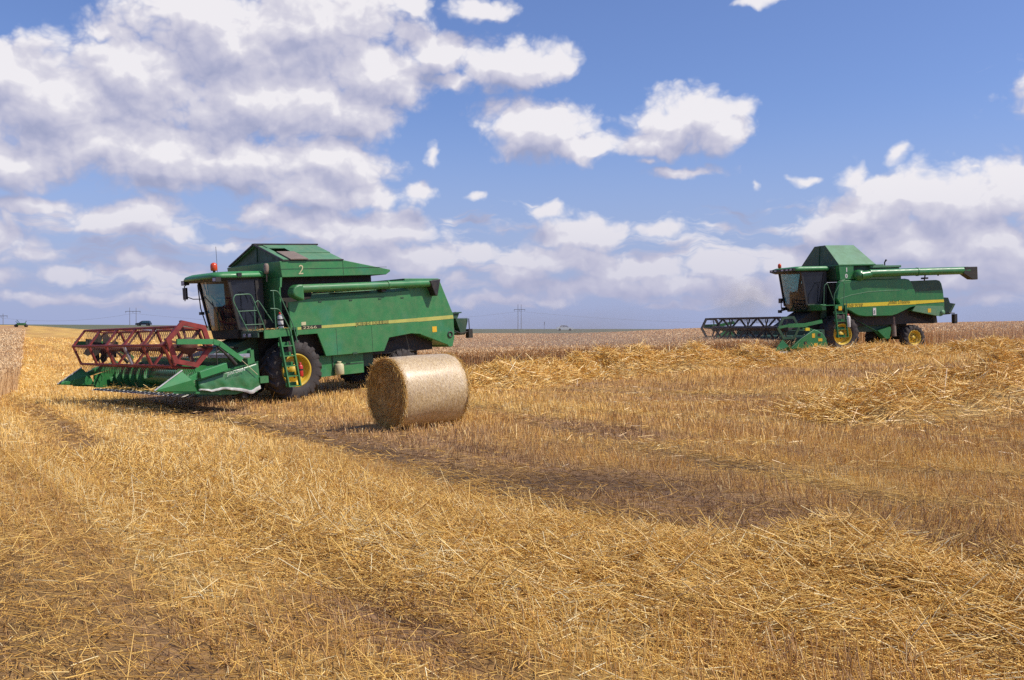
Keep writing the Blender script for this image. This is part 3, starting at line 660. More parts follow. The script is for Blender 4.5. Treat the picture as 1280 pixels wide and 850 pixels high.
    n = 700; k_ = RNG.integers(0, 3, n); P_ = np.stack([np.choose(k_, [RNG.uniform(-3.8, -.8, n), RNG.uniform(.1, 1.0, n), RNG.uniform(2.04, 2.18, n)]), np.choose(k_, [RNG.uniform(1.10, 1.40, n), RNG.uniform(.95, 1.65, n), RNG.uniform(-3, 3, n)]), np.choose(k_, [np.full(n, 2.86), np.full(n, 1.94), np.full(n, 1.33)]) + RNG.uniform(0, .02, n)], 1)
    D_ = np.stack([RNG.normal(0, 1, n), RNG.normal(0, 1, n), RNG.normal(.05, .15, n)], 1); straws('chaff', P_, D_, RNG.uniform(.03, .16, n), np.full(n, .004), np.clip(RNG.normal(.55, .2, n), 0, 1), [M['straw']], 2, 2, .1, parent=root)['kind'] = 'stuff'
    return root

# ================================================================== combine 2 (far, right)
def build_m2():
    root = empty('combine_harvester')
    tag(root, 'newer green combine harvester with a black reel and its long auger held out rearward', 'combine harvester', 'combine harvesters at work in the field')
    G, GD, GF, BK = M['green_new'], M['green_dark'], M['green_faded_sunlit'], M['grime_shade']
    b = MB(); b.box(-5.3, .1, -1.2, 1.2, 1.25, 3.2); b.box(-1.2, .6, -.8, .8, .8, 2.0); b.bar((0, -1.2, .9), (0, 1.2, .9), .25, .25); b.bar((-4.07, -1.1, .6), (-4.07, 1.1, .6), .18, .18); b.box(-4.3, -3.0, -.6, .6, .6, 1.3)
    b.make('chassis', BK, root)
    b = MB(); b.box(-3.4, -.6, -1.0, 1.0, .95, 1.7, 0); b.prism([(-1.24, 1.42), (-1.10, 1.50), (-2.50, .66), (-2.66, .60)], 1.15, 1.2, 1); b.prism([(-.9, 1.55), (-.8, 1.6), (-2.3, .85), (-2.4, .85)], 1.22, 1.26, 1)
    b.prism([(-2.10, 1.0), (-2.56, .60), (-2.75, .62), (-2.85, 1.05), (-2.80, 1.15), (-2.2, 1.02)], .95, 1.3, 1); b.tube([(-3.1, 1.1, 1.6), (-3.15, 1.1, .7)], .12, 8, 2)
    b.make('cleaning_shoe', [GD, G, M['brownplate']], root)
    # curved side shields
    sh = [(.02, 2.14), (.25, 2.52), (.10, 3.22), (.00, 3.31), (-3.50, 3.33), (-3.72, 3.29), (-3.84, 3.18), (-4.05, 2.70), (-4.10, 2.14), (-4.07, 2.06), (-3.75, 2.00), (-3.39, 1.86), (-3.0, 1.71), (-2.70, 1.65), (-1.3, 1.66), (-.92, 1.71), (-.70, 1.80), (-.50, 1.92), (-.25, 2.02), (-.05, 2.06)]
    for s in (1, -1):
        b = MB(); n = len(sh); cx, cz = -1.9, 2.5
        rings = [[(p, s * 1.36, q) for p, q in sh], [(p, s * 1.50, q) for p, q in sh], [(cx + (p - cx) * .985, s * 1.55, cz + (q - cz) * .97) for p, q in sh]]
        b.loft(rings, 0, False); b.make('side_shield', G, root, .015)
        # raised crease line
        b = MB(); pts = [(.06, 2.50), (-.5, 2.64), (-1.44, 2.77), (-2.4, 2.80), (-3.15, 2.80), (-3.28, 2.86), (-3.30, 3.19)]
        b.tube([(x, s * 1.548, z) for x, z in pts], .014, 6); b.tube([(-.1, s * 1.548, 3.18), (-1.5, s * 1.548, 3.24), (-3.0, s * 1.548, 3.24)], .008, 6); b.make('shield_crease', GF, root)
        b = MB(); hp = [(-4.12, 2.12), (-4.06, 2.70), (-3.90, 3.22), (-5.30, 3.24), (-5.48, 3.20), (-5.58, 3.06), (-5.66, 2.76), (-5.72, 2.16), (-5.72, 1.72), (-5.60, 1.56), (-5.42, 1.56), (-3.85, 1.86)]
        if s > 0: b.prism(hp, -1.48, 1.48, 0); b.make('rear_hood', G, root, .02)
        b = MB(); b.prism([(-4.03, 2.72), (-3.86, 3.19), (-5.28, 3.22), (-5.44, 3.17), (-5.53, 3.05), (-5.60, 2.76)], s * 1.481, s * 1.487); b.make('engine_screen', GD, root)
        b = MB(); b.prism([(-3.86, 1.84), (-4.05, 2.08), (-5.60, 2.02), (-5.70, 1.72), (-5.45, 1.54)], s * 1.482, s * 1.53); b.lathe([(.12, s * 1.53), (.12, s * 1.57), (.001, s * 1.575)], 14, (-5.55, 0, 1.72)); b.make('lower_rear_shield', GF if s > 0 else G, root)
    b = MB(); b.prism([(-3.9, 1.83), (-5.5, 1.56), (-5.55, 1.25), (-5.3, 1.22), (-3.9, 1.65)], -1.2, 1.2); b.make('hood_floor', BK, root)
    b = MB(); b.prism([(-.12, 2.10), (-.10, 2.26), (-4.04, 2.31), (-4.06, 2.14)], 1.551, 1.556); b.prism([(-4.10, 2.15), (-4.09, 2.31), (-5.68, 2.32), (-5.69, 2.20)], 1.489, 1.494)
    b.make('yellow_stripe', M['stripe_new'], root)
    MB().box(-4.9, -4.72, 1.531, 1.535, 1.74, 1.92).make('warning_decal', M['amber'], root)
    for nm, s_, x, z, sz in (('lettering', 'John Deere', -2.52, 2.20, .20), ('model_number', '9640 WTS', -.22, 2.13, .16)):
        text(nm + '_outline', s_, M['ink'], root, (x, 1.558, z), sz, offset=.012, extrude=.001, sx=1.25, shear=.25)
        text(nm, s_, M['stripe_new'], root, (x, 1.562, z), sz, extrude=.001, sx=1.25, shear=.25)
    b = MB(); b.box(-1.83, -1.66, 1.56, 1.565, 1.71, 2.04); b.make('number_tag', M['white'], root)
    text('tag_number', '8', M['ink'], root, (-1.685, 1.568, 1.76), .24, extrude=.001, sx=.8)
    # tank
    b = MB(); b.prism([(-.02, 3.32), (.06, 3.99), (-1.92, 4.01), (-3.45, 3.92), (-3.55, 3.42), (-3.55, 3.34)], -1.2, 1.2, 1); b.prism([(-.04, 3.33), (.02, 3.985), (-.76, 3.985), (-.76, 3.36)], 1.2, 1.45, 0); b.prism([(-.04, 3.33), (.02, 3.985), (-.76, 3.985), (-.76, 3.36)], -1.45, -1.2, 0)
    b.box(-1.95, .05, -1.47, 1.47, 3.97, 4.03, 0); b.box(-3.45, -1.75, -1.35, 1.35, 3.86, 3.96, 2); b.box(-2.6, -1.9, .3, 1.2, 3.96, 4.02, 2)
    b.make('grain_tank', [G, GD, GF], root, .01)
    b = MB(); rf, rr_ = (-.02, 4.97), (-1.95, 4.97)
    e = [(.02, 1.46, 4.03), (-1.93, 1.46, 4.03), (-1.93, -1.46, 4.03), (.02, -1.46, 4.03)]
    t = [(-.05, .40, 4.97), (-1.60, .40, 4.97), (-1.60, -.40, 4.97), (-.05, -.40, 4.97)]
    b.add(e + t, [(0, 1, 5, 4), (2, 3, 7, 6), (1, 2, 6, 5)], 0); b.add(t, [(0, 1, 2, 3)], 0)
    b.add([e[0], e[3], t[3], t[0]], [(0, 1, 2, 3)], 1); b.bar((.03, 0, 4.03), (-.04, 0, 4.97), .04, .04, 1)  # front face darker than the others, its shade painted in
    b.make('tank_extension', [GF, GD], root)
    b = MB(); b.tube([(-2.9, .9, 3.95), (-2.9, .9, 4.12), (-2.98, .92, 4.24)], [.03, .03, .045], 8); b.make('exhaust_flap', M['black'], root)
    b = MB()
    text('painted_number', '1', M['white'], root, (-.31, 1.454, 3.70), .26, extrude=.002, offset=.008, sx=1.2); text('painted_number', '0', M['white'], root, (-.30, 1.454, 3.42), .26, extrude=.002, offset=.010, sx=1.0)
    # auger held out to the rear
    b = MB(); b.tube([(-1.45, 1.62, 3.60), (-4.0, 1.68, 3.62), (-6.9, 1.72, 3.64)], .175, 22); b.tube([(-4.0, 1.68, 3.62), (-4.08, 1.68, 3.62)], .195, 22)
    b.make('unloading_auger', M['green_new'], root)
    b = MB(); b.lathe([(.001, 1.2), (.24, 1.2), (.26, 1.5), (.22, 1.72), (.001, 1.76)], 20, (-.98, 0, 3.52)); b.tube([(-1.0, 1.6, 3.50), (-1.5, 1.62, 3.56)], [.2, .18], 18); b.make('auger_elbow', G, root)
    b = MB(); b.prism([(-6.50, 3.50), (-6.60, 3.80), (-7.30, 3.80), (-7.31, 3.20), (-6.98, 3.22)], 1.55, 1.89); b.make('auger_spout', M['grime_shade'], root, .02)
    b = MB(); b.tube([(-4.5, 1.6, 3.2), (-4.5, 1.66, 3.46)], .03, 6); b.box(-4.6, -4.4, 1.5, 1.75, 3.28, 3.36); b.tube([(-5.2, 1.7, 3.46), (-5.2, 1.7, 3.42)], .04, 6); b.make('auger_rest', BK, root)
    # cab
    b = MB(); b.prism([(1.32, 2.28), (.35, 2.28), (.35, 1.98), (1.15, 1.98)], -.92, .92, 0); b.prism([(1.26, 2.27), (.95, 2.27), (.95, 2.0), (1.15, 2.0)], .925, 1.75, 1); b.box(.3, .6, -.9, .9, 1.6, 2.0)
    b.make('cab_base', [GD, G], root, .02)
    b = MB(); b.box(.26, .36, -.88, .88, 2.28, 3.84); b.make('cab_back_wall', M['black'], root)
    for s in (1, -1):
        b = MB()
        b.bar((1.58, s * .86, 3.82), (1.32, s * .86, 2.26), .07, .08); b.bar((.36, s * .88, 3.82), (.66, s * .88, 2.28), .07, .10); b.bar((.36, s * .88, 3.78), (1.58, s * .87, 3.78), .05, .1); b.bar((.66, s * .88, 2.3), (1.32, s * .87, 2.3), .05, .06)
        b.make('cab_frame', M['black'], root)
    def wx(y, z): t = (z - 2.28) / 1.5; return 1.32 + .25 * t + .16 * (1 - (y / .84) ** 2)
    b = MB(); v = [(wx(y, z), y, z) for z in (2.05, 2.8, 3.78) for y in np.linspace(-.84, .84, 11)]
    b.add(v, [(i * 11 + k, i * 11 + k + 1, (i + 1) * 11 + k + 1, (i + 1) * 11 + k) for i in range(2) for k in range(10)], 0, True); b.make('windscreen', M['glass'], root)
    for s in (1, -1):
        b = MB(); b.add([(.42, s * .885, 3.76), (1.55, s * .875, 3.76), (1.33, s * .875, 2.30), (.68, s * .885, 2.30)], [(0, 1, 2, 3)]); b.make('door_window', M['doorglass'] if s > 0 else M['glass'], root)
    b = MB(); b.box(.55, .95, -.28, .28, 2.5, 2.62); b.prism([(.55, 2.6), (.68, 2.6), (.60, 3.3), (.5, 3.3)], -.26, .26); b.box(.6, .9, -.2, .2, 2.28, 2.5); b.make('seat', M['cloth'], root, .03)
    b = MB(); b.tube([(1.3, 0, 2.28), (1.15, 0, 2.9)], .04, 8); b.tube([(1.15 + .18 * cos(a), .2 * sin(a), 2.92 - .09 * cos(a)) for a in np.linspace(0, 2 * pi, 17)], .014, 6, caps=False); b.box(.5, 1.1, -.8, -.45, 2.28, 2.9); b.box(1.0, 1.3, -.5, .6, 2.28, 2.62); b.make('cab_console', M['cloth'], root)
    b = MB(); b.loft([rrect(.16, 1.98, -.96, .96, 3.80, .16), rrect(.12, 2.02, -1.0, 1.0, 3.84, .18), rrect(.12, 1.96, -1.0, 1.0, 3.94, .18), rrect(.2, 1.8, -.9, .9, 4.0, .18)]); b.make('cab_roof', M['green_sunlit'], root)
    b = MB(); b.loft([rrect(.3, 1.84, -.9, .9, 3.74, .14), rrect(.2, 2.0, -.97, .97, 3.80, .16)], sm=False)
    b.prism([(1.7, 3.74), (2.03, 3.82), (2.03, 3.93), (1.9, 3.93), (1.7, 3.8)], -.94, .94); b.make('roof_lining', M['black'], root)
    each('work_light', [(2.03, 2.06, y - .08, y + .08, 3.84, 3.91) for y in (-.75, -.45, .1, .45, .75)], M['steel'], root)
    MB().lathe([(.05, 3.96), (.05, 4.02), (.08, 4.03), (.08, 4.16), (.04, 4.22), (.001, 4.22)], 14, (1.72, -.6, 0), 'z').make('beacon', M['orange'], root)
    b = MB(); b.tube([(1.25, -.90, 2.15), (1.42, -1.0, 2.2), (1.42, -1.0, 2.6)], .025, 6); b.box(1.40, 1.50, -1.1, -.9, 2.40, 2.62); b.box(1.22, 1.42, -1.02, -.86, 2.08, 2.2); b.bar((1.2, -.9, 2.1), (1.5, -.98, 2.02), .05, .05); b.box(1.44, 1.56, -1.08, -.92, 1.94, 2.08); b.make('mirror', M['black'], root)
    # platform ladder rails
    b = MB(); b.box(-.05, 1.2, .92, 1.85, 2.20, 2.24, 0); b.box(.0, .55, 1.82, 1.88, 2.05, 2.24, 0); b.box(.25, .42, 1.88, 1.9, 1.98, 2.16, 1); b.make('platform', [G, M['amber']], root)
    ladder(root, .62, .56, 2.18, .78, 1.90, .52, 4, G, 1.98)
    rail(root, [(.62, 1.85, 2.24), (.60, 1.85, 2.7), (.20, 1.85, 3.30), (-.02, 1.80, 3.32)], .018, 'green_new' if False else 'rail'); rail(root, [(.15, 1.88, 2.0), (.06, 1.86, 3.2), (.3, 1.83, 3.3)], .016)
    rail(root, [(1.15, 1.84, 2.24), (1.10, 1.84, 3.1), (.95, 1.84, 3.2), (.62, 1.84, 2.4)], .016); rail(root, [(.03, 1.93, 2.42), (.03, 1.95, 2.0), (.05, 1.97, 1.2)], .016)
    bottle(root, -.02, 1.95, 1.22, 1.80, .10, M['white'], 'fire_extinguisher', M['red_bright'])
    for s in (1, -1): wheel(root, 0, s * 1.27, .90, .70, .47, s, 18)
    for s in (1, -1): wheel(root, -4.07, s * 1.20, .60, .45, .34, s, 16, lugh=.04)
    b = MB(); b.prism([(-5.72, 2.0), (-5.9, 2.42), (-6.2, 2.40), (-6.3, 2.15), (-6.62, 2.10), (-6.3, 1.62), (-5.9, 1.6)], .85, 1.2); b.prism([(-5.72, 2.0), (-5.9, 2.42), (-6.2, 2.40), (-6.3, 2.15), (-6.62, 2.10), (-6.3, 1.62), (-5.9, 1.6)], -1.2, -.85); b.box(-6.2, -5.7, -.85, .85, 1.7, 2.3)
    b.make('straw_chopper', GD, root)
    b = MB(); b.tube([(-6.0, 1.2, 1.7), (-6.5, 1.25, 1.66)], .03, 6); b.box(-6.62, -6.46, 1.1, 1.3, 1.18, 1.62); b.make('tail_lamp', M['black'], root)
    b = MB(); b.prism([(2.35, .5), (2.35, 1.2), (.9, 2.0), (.5, 2.0), (.5, 1.1)], -.75, .75); b.make('feeder_house', BK, root)
    # header
    hd = empty('header', root); HW = 3.35
    b = MB(); b.prism([(2.2, .5), (2.3, .36), (3.75, .28), (3.75, .32), (2.9, .36), (2.45, .6), (2.40, 1.15), (2.25, 1.2)], -HW, HW); b.make('header_trough', GD, hd)
    b = MB(); b.tube([(3.0, -HW, .72), (3.0, HW, .72)], .26, 20); b.make('header_auger', GD, hd)
    for s in (1, -1):
        Yo = s * HW
        sp = [(4.02, .44), (3.55, .80), (3.0, 1.15), (2.88, 1.21), (2.72, 1.19), (2.50, 1.06), (2.30, .80), (2.22, .55), (2.24, .44)]
        b = MB(); b.loft([[(x, Yo, z) for x, z in sp], [(x, Yo + s * .16, z) for x, z in sp], [(3.0 + (x - 3.0) * .93, Yo + s * .22, .75 + (z - .75) * .9) for x, z in sp]], 0, False)
        b.make('end_shield', M['green_new'], hd)
        b = MB(); b.tube([(3.98, Yo + s * .17, .50), (3.5, Yo + s * .17, .86), (2.88, Yo + s * .18, 1.21), (2.5, Yo + s * .18, 1.05), (2.3, Yo + s * .18, .78)], .018, 6); b.make('shield_edge', GF, hd)
        each('warning_decal', [(x - w / 2, x + w / 2, Yo + s * .221, Yo + s * .226, z, z + h_) for (x, z, w, h_) in ((2.95, .88, .14, .18), (2.62, .72, .20, .12), (2.85, .52, .16, .13))], M['amber'], hd)
        each('badge', [(2.60, 2.74, Yo + s * .221, Yo + s * .226, .93, 1.05), (3.28, 3.42, Yo + s * .15, Yo + s * .226, .62, .74)], M['ink'], hd)
        b = MB(); b.add([(4.75, Yo, .36), (4.3, Yo, .86), (4.1, Yo + .15, .55), (4.1, Yo - .15, .55), (4.0, Yo, .35)], [(0, 1, 2), (0, 3, 1), (0, 2, 4), (0, 4, 3), (1, 3, 4, 2)]); b.bar((4.1, Yo, .5), (3.4, Yo, .4), .12, .06); b.make('crop_divider', M['green_new'], hd)
        b = MB(); Ya = Yo + s * .12
        if s > 0: b.bar((4.55, Ya, 1.36), (4.1, Ya, 1.42), .08, .10)
        b.bar((4.12, Ya, 1.42), (3.3, Ya, 1.42), .09, .16); b.bar((3.32, Ya, 1.42), (2.45, Ya, 1.55), .08, .14); b.bar((3.4, Ya, 1.3), (2.9, Ya, 1.1), .05, .06); b.bar((3.35, Ya, 1.38), (2.85, Ya, 1.18), .06, .05)
        b.make('reel_arm', M['green_new'], hd)
    for i in range(1): 
        b = MB(); b.box(3.1, 3.3, HW + .1, HW + .19, 1.18, 1.30); b.make('arm_decal', M['stripe_new'], hd)
    b = MB()
    for i in range(40): y = -HW + .1 + i * (2 * HW - .2) / 39; b.add([(3.74, y - .03, .29), (3.74, y + .03, .29), (4.0, y, .28), (3.74, y, .33)], [(0, 1, 2), (0, 2, 3), (1, 3, 2)])
    b.make('knife_guards', M['steel'], hd)
    build_reel(hd, 3.85, 1.30, .53, 5, -3.0, 2.95, 5, M['reelblack'], M['reelblack'], M['reelblack'], vee=True, discs=False)
    b = MB(); Q = hexpts(3.85, 1.32, .56, 60); q0 = hexpts(3.85, 1.32, .44, 60)
    for y in (-3.32,):
        for k in range(6): b.prism([Q[k], Q[(k + 1) % 6], q0[(k + 1) % 6], q0[k]], y, y + .06)
    b.make('control_ring', M['reelblack'], hd)
    b = MB(); 
    for k in range(6): b.prism([Q[k], Q[(k + 1) % 6], q0[(k + 1) % 6], q0[k]], 3.10, 3.16)
    b.make('control_ring', M['green_dark'], hd)
    n = 900; P_ = np.stack([RNG.uniform(2.6, 4.3, n), RNG.uniform(-3.3, 3.3, n), RNG.uniform(.35, .75, n)], 1)
    D_ = np.stack([RNG.normal(-.3, 1, n), RNG.normal(0, 1, n), RNG.normal(.4, .6, n)], 1); straws('caught_straw', P_, D_, RNG.uniform(.1, .5, n), np.full(n, .006), np.clip(RNG.normal(.5, .2, n), 0, 1), [M['wheat']], 3, 2, .15, parent=hd)['kind'] = 'stuff'
    return root

# ================================================================== terrain
def lnoise(x, y, seed=0):
    """smooth value noise on a lattice, 0..1"""
    xi = np.floor(x).astype(np.int64); yi = np.floor(y).astype(np.int64); fx = x - xi; fy = y - yi
    fx = fx * fx * (3 - 2 * fx); fy = fy * fy * (3 - 2 * fy)
    def h(a, b):
        n = (a * 374761393 + b * 668265263 + seed * 1442695041) & 0xffffffff
        n = ((n ^ (n >> 13)) * 1274126177) & 0xffffffff
        return ((n ^ (n >> 16)) & 0xffff) / 65535.0
    return (h(xi, yi) * (1 - fx) + h(xi + 1, yi) * fx) * (1 - fy) + (h(xi, yi + 1) * (1 - fx) + h(xi + 1, yi + 1) * fx) * fy
CT = [(0, 3, 0), (-3, 5, 0), (3, 5, 0), (0, 8, 0), (-5, 9, 0), (5, 9, .02), (0, 12, 0), (-1.5, 16.8, -.01), (4, 14, 0), (8, 14, .06), (-8, 16, -.08), (-12, 20, -.18),
      (-5.85, 25.67, -.17), (-7.66, 27.54, -.21), (-3.2, 28.37, .05), (-4.86, 30.1, .02), (-7.3, 21.84, -.20), (-11.53, 26.23, -.27), (-16, 30, -.28),
      (0, 26, .0), (3, 34, .08), (9, 21, .12), (14, 25, .42), (20, 30, .68), (8, 34, .22), (14.82, 42.87, .60), (18.65, 44.34, .74), (11.56, 39.99, .46), (9.49, 46.36, .46),
      (24, 42, .85), (0, 48, .10), (-10, 50, -.05), (-30, 60, -.1), (0, 80, .15), (20, 75, .80), (40, 70, 1.32), (60, 110, 1.7), (-40, 110, .35), (-12, 110, .1), (0, 150, .15), (-8, 150, .08), (25, 150, .8),
      (80, 150, 2.0), (-80, 150, .7), (-160, 300, 2.9), (-130, 250, 2.0), (-100, 250, 1.75), (-110.6, 288, 2.65), (-60, 250, 1.2), (-60, 300, 2.0), (-10, 300, .9), (16, 290, 1.15), (5, 290, 1.0), (40, 290, 1.1), (8, 150, .06), (12, 165, .08), (100, 300, 1.2), (160, 300, 2.0), (-250, 450, 3.7), (-190, 450, 3.2), (-140, 450, 2.8), (0, 450, 1.3), (240, 450, 1.2), (-25, 450, 1.4)]
CT = np.array(CT, float)
def _tp(x, y): return np.stack([np.arctan2(x, y) * 2.2, np.log(np.maximum(y, 2.5))], -1)
_C = _tp(CT[:, 0], CT[:, 1])
def _phi(d2): return np.where(d2 > 1e-12, d2 * np.log(d2 + 1e-12), 0)
_n = len(CT); _A = np.zeros((_n + 3, _n + 3)); _dd = ((_C[:, None] - _C[None]) ** 2).sum(-1)
_A[:_n, :_n] = _phi(_dd) + np.eye(_n) * 2e-3; _A[:_n, _n] = 1; _A[:_n, _n + 1:] = _C; _A[_n, :_n] = 1; _A[_n + 1:, :_n] = _C.T
_w = np.linalg.solve(_A, np.concatenate([CT[:, 2], [0, 0, 0]]))
def terrain(x, y):
    x = np.asarray(x, float); y = np.asarray(y, float); sh = x.shape; x = x.ravel(); y = y.ravel()
    out = np.empty(len(x))
    for i in range(0, len(x), 100000):
        p = _tp(x[i:i + 100000], np.minimum(y[i:i + 100000], 460)); p[:, 0] = np.clip(p[:, 0], -1.5, 1.5)
        d2 = ((p[:, None] - _C[None]) ** 2).sum(-1); out[i:i + 100000] = _phi(d2) @ _w[:_n] + _w[_n] + p @ _w[_n + 1:]
    far = np.clip((y - 460) / 600, 0, 1); out = out * (1 - far)
    near = np.clip((y - 1.5) / 2.5, 0, 1); out = out * near
    return out.reshape(sh)
def poly_d(x, y, pts):
    """distance to a polyline and the parameter (0..1) along it"""
    P = np.array(pts, float); best = np.full(x.shape, 1e9); par = np.zeros(x.shape); side = np.zeros(x.shape); m = len(P) - 1
    for i in range(m):
        a, b = P[i], P[i + 1]; d = b - a; L2 = d @ d
        t = np.clip(((x - a[0]) * d[0] + (y - a[1]) * d[1]) / L2, 0, 1)
        dx = x - a[0] - t * d[0]; dy = y - a[1] - t * d[1]; q = np.hypot(dx, dy); k = q < best
        best = np.where(k, q, best); par = np.where(k, (i + t) / m, par); side = np.where(k, np.sign(d[0] * dy - d[1] * dx), side)
    return best, par, side
T1 = [(-11, 26), (-5.5, 19.3), (-3.1, 15.7), (-1.5, 13.0), (-.77, 11.6), (0, 10.45), (.76, 9.17), (1.35, 8.5), (2.13, 7.5), (2.8, 6.9), (4.4, 5.6)]
T2 = [(.4, 17.5), (1.5, 15.3), (2.35, 13.4), (2.8, 11.7), (3.3, 10.7), (3.75, 9.8), (4.3, 9.25), (6.0, 8.2)]
T3 = [(-1.6, 22.5), (2.0, 20.0), (6.0, 17.2), (10.5, 15.2)]
T4 = [(.6, 14.6), (1.9, 13.0), (3.6, 11.9), (6.8, 10.9)]
T5 = [(1.5, 27.5), (5.5, 24.6), (9.0, 22.8)]
SW1 = [(4.4, 4.9), (3.3, 5.7), (2.67, 6.15), (1.94, 6.4), (1.17, 6.6), (.36, 7.1), (-.53, 7.9), (-1.39, 8.8), (-2.37, 9.8), (-3.8, 11.7), (-5.8, 14.1)]
SWA = [(-3.0, 27.0), (-1.4, 28.2), (1.0, 32.0), (4.0, 34.6), (7.5, 36.6), (12, 38.6), (17, 40.0), (23, 41.5), (31, 44)]
SWB = [(5.6, 18.5), (7.6, 19.1), (10, 20.6), (13.5, 23.0), (18, 26.0), (24, 30)]
SWC = [(-9.5, 33), (-14, 40), (-22, 58), (-36, 90)]
# the standing crop: right of the cut, and far left
M2L = (14.32, 44.41); yaw2 = radians(18); FX, FY = -cos(yaw2), -sin(yaw2); LX, LY = sin(yaw2), -cos(yaw2)
def crop_mask(x, y):
    dx, dy = x - M2L[0], y - M2L[1]; lx = dx * FX + dy * FY; ly = dx * LX + dy * LY
    edge = np.where(lx > 4.15, 3.05, -3.45) + (lnoise(x * .9, y * .9, 5) - .5) * .25
    a = (ly < edge) & (y < 165 + 12 * lnoise(x * .02, y * 0, 4)) & (x > -13 - .25 * (y - 36)) & (x > -24)
    xb = np.interp(y, [14, 23, 32, 50, 100, 200, 300], [-8.4, -12.4, -16.6, -25.8, -51, -101.5, -151]) + (lnoise(x * 0, y * .5, 6) - .5) * .5
    b = (x < xb) & (y < 290) & (y > 20.5)
    return a | b
def zone(x, y):
    s = x * .85 + y * .53
    n1 = lnoise(x * .55, y * .35, 1); n2 = lnoise(x * 1.7, y * 1.3, 2); n3 = lnoise(s * 1.1, (y - x) * .07, 3); n4 = lnoise(x * .16, y * .10, 9)
    d1, p1, _ = poly_d(x, y, T1); d2, p2, _ = poly_d(x, y, T2)
    ds, ps, _ = poly_d(x, y, SW1); da, pa, _ = poly_d(x, y, SWA); db, pb, _ = poly_d(x, y, SWB)
    right = 1 / (1 + np.exp(-(s - 5.7) * 3.0))
    tone = .80 * (1 - right) + right * np.interp(s, [5.5, 6.2, 8.4, 9.2, 10.5, 12.0, 14, 18, 22, 30, 60], [.42, .33, .36, .46, .55, .40, .57, .40, .52, .54, .5])
    tone = tone + (n1 - .5) * .35 + (n3 - .5) * .5 * np.where(s > 9, 1, .4) + (n2 - .5) * .2
    pink = np.exp(-((s - 3.9) / .55) ** 2) * np.clip((12 - y) / 3, 0, 1)                       # a stand of paler stubble before the straw
    pink2 = np.exp(-(((x + .9) / .9) ** 2 + ((y - 5.6) / .9) ** 2))
    tone = tone - .5 * pink - .55 * pink2
    u = -x * .53 + y * .85; sw_ = s + (lnoise(u * .12, s * .2, 14) - .5) * .7
    rowA = lnoise(sw_ * 1.25 + 40, u * .045, 15); rowB = lnoise(sw_ * 3.1 + 11, u * .09, 16)
    rows = np.clip((rowA - .5) * 1.5 + (rowB - .5) * .9, -1, 1)                                  # long bands left by the machines
    tone = tone + rows * np.where(s < 5.6, .52, .45)
    rut = np.clip((.30 - rowA) * 5, 0, 1) * np.where(s < 5.4, .45, .45) * np.clip((60 - y) / 20, 0, 1)
    track = .9 * rut + 1.25 * np.exp(-(d1 / .40) ** 2) * np.interp(p1, [0, .2, .4, .62, .8, 1], [.5, .7, .95, 1, .7, .4]) + np.exp(-(d2 / .33) ** 2) * .8
    for T_, w_, k_ in ((T3, .30, .75), (T4, .26, .9), (T5, .5, .5)):
        dT, _, _ = poly_d(x, y, T_); track = track + k_ * np.exp(-(dT / w_) ** 2) * (.35 + .9 * n1); tone = tone + .30 * np.exp(-((dT - .75) / .4) ** 2)
    track = track + 1.1 * np.exp(-(((x - .55) / 1.1) ** 2 + ((y - 11.0) / .75) ** 2)) * (.2 + .8 * n2)
    track = np.clip(track * (.6 + .8 * n2), 0, 1)
    stub = np.where(s > 5.6, 1.1, .85 + .45 * n1) * (1 - .93 * track)
    mat_ = np.clip(1 - right, 0, 1) * (.55 + .6 * n1)
    left_trod = np.exp(-(((x + 2.3) / 2.2) ** 2 + ((y - 7) / 3.0) ** 2))
    stub = stub * (1 - .55 * left_trod * (1 - pink2)) + .5 * pink + .5 * pink2
    sw = np.clip(1.25 - ds / 1.1, 0, 1) * np.interp(ps, [0, .5, .8, 1], [1, .9, .5, .1])
    lie = .20 + .75 * mat_ * (1 + .7 * rows) + 1.6 * sw + .35 * n3 * (s > 6) + .4 * track
    hgt = np.where(s > 5.6, 1.0, .85) * (1 + .5 * rows) * (1 - .8 * track) * (.75 + .5 * n4) * (1 - .5 * sw) * (1 - .35 * left_trod)
    hgt = hgt * np.interp(y, [0, 5, 15, 30], [1.0, .95, .85, .9])
    # thinly scattered straw rows further off
    for (cx_, cy_, rx_, ry_, k) in ((2.9, 14.6, 1.5, .35, 1.3), (4.6, 22.5, 2.4, .5, 1.0), (9.0, 26.5, 2.0, .5, .5), (3.2, 25.5, 2.5, .6, .7), (-6.5, 20.6, 3.0, .4, .8)):
        e = np.exp(-(((x - cx_) / rx_) ** 2 + ((y - cy_) / ry_) ** 2)); lie = lie + k * e; tone = tone + .55 * e; hgt = hgt * (1 - .5 * e)
    far_left = np.clip((-x - .22 * y - 2) / 6, 0, 1) * np.clip((y - 18) / 10, 0, 1)
    tone = tone + .30 * far_left; lie = lie + .3 * far_left
    tone = tone + .2 * np.exp(-(da / 2.2) ** 2)
    return dict(rows=rows, tone=np.clip(tone, -.1, 1.05), track=track, stub=np.clip(stub, 0, 1.6), lie=np.clip(lie, 0, 2.5), hgt=np.clip(hgt, .12, 1.4), da=da, db=db, ds=ds)

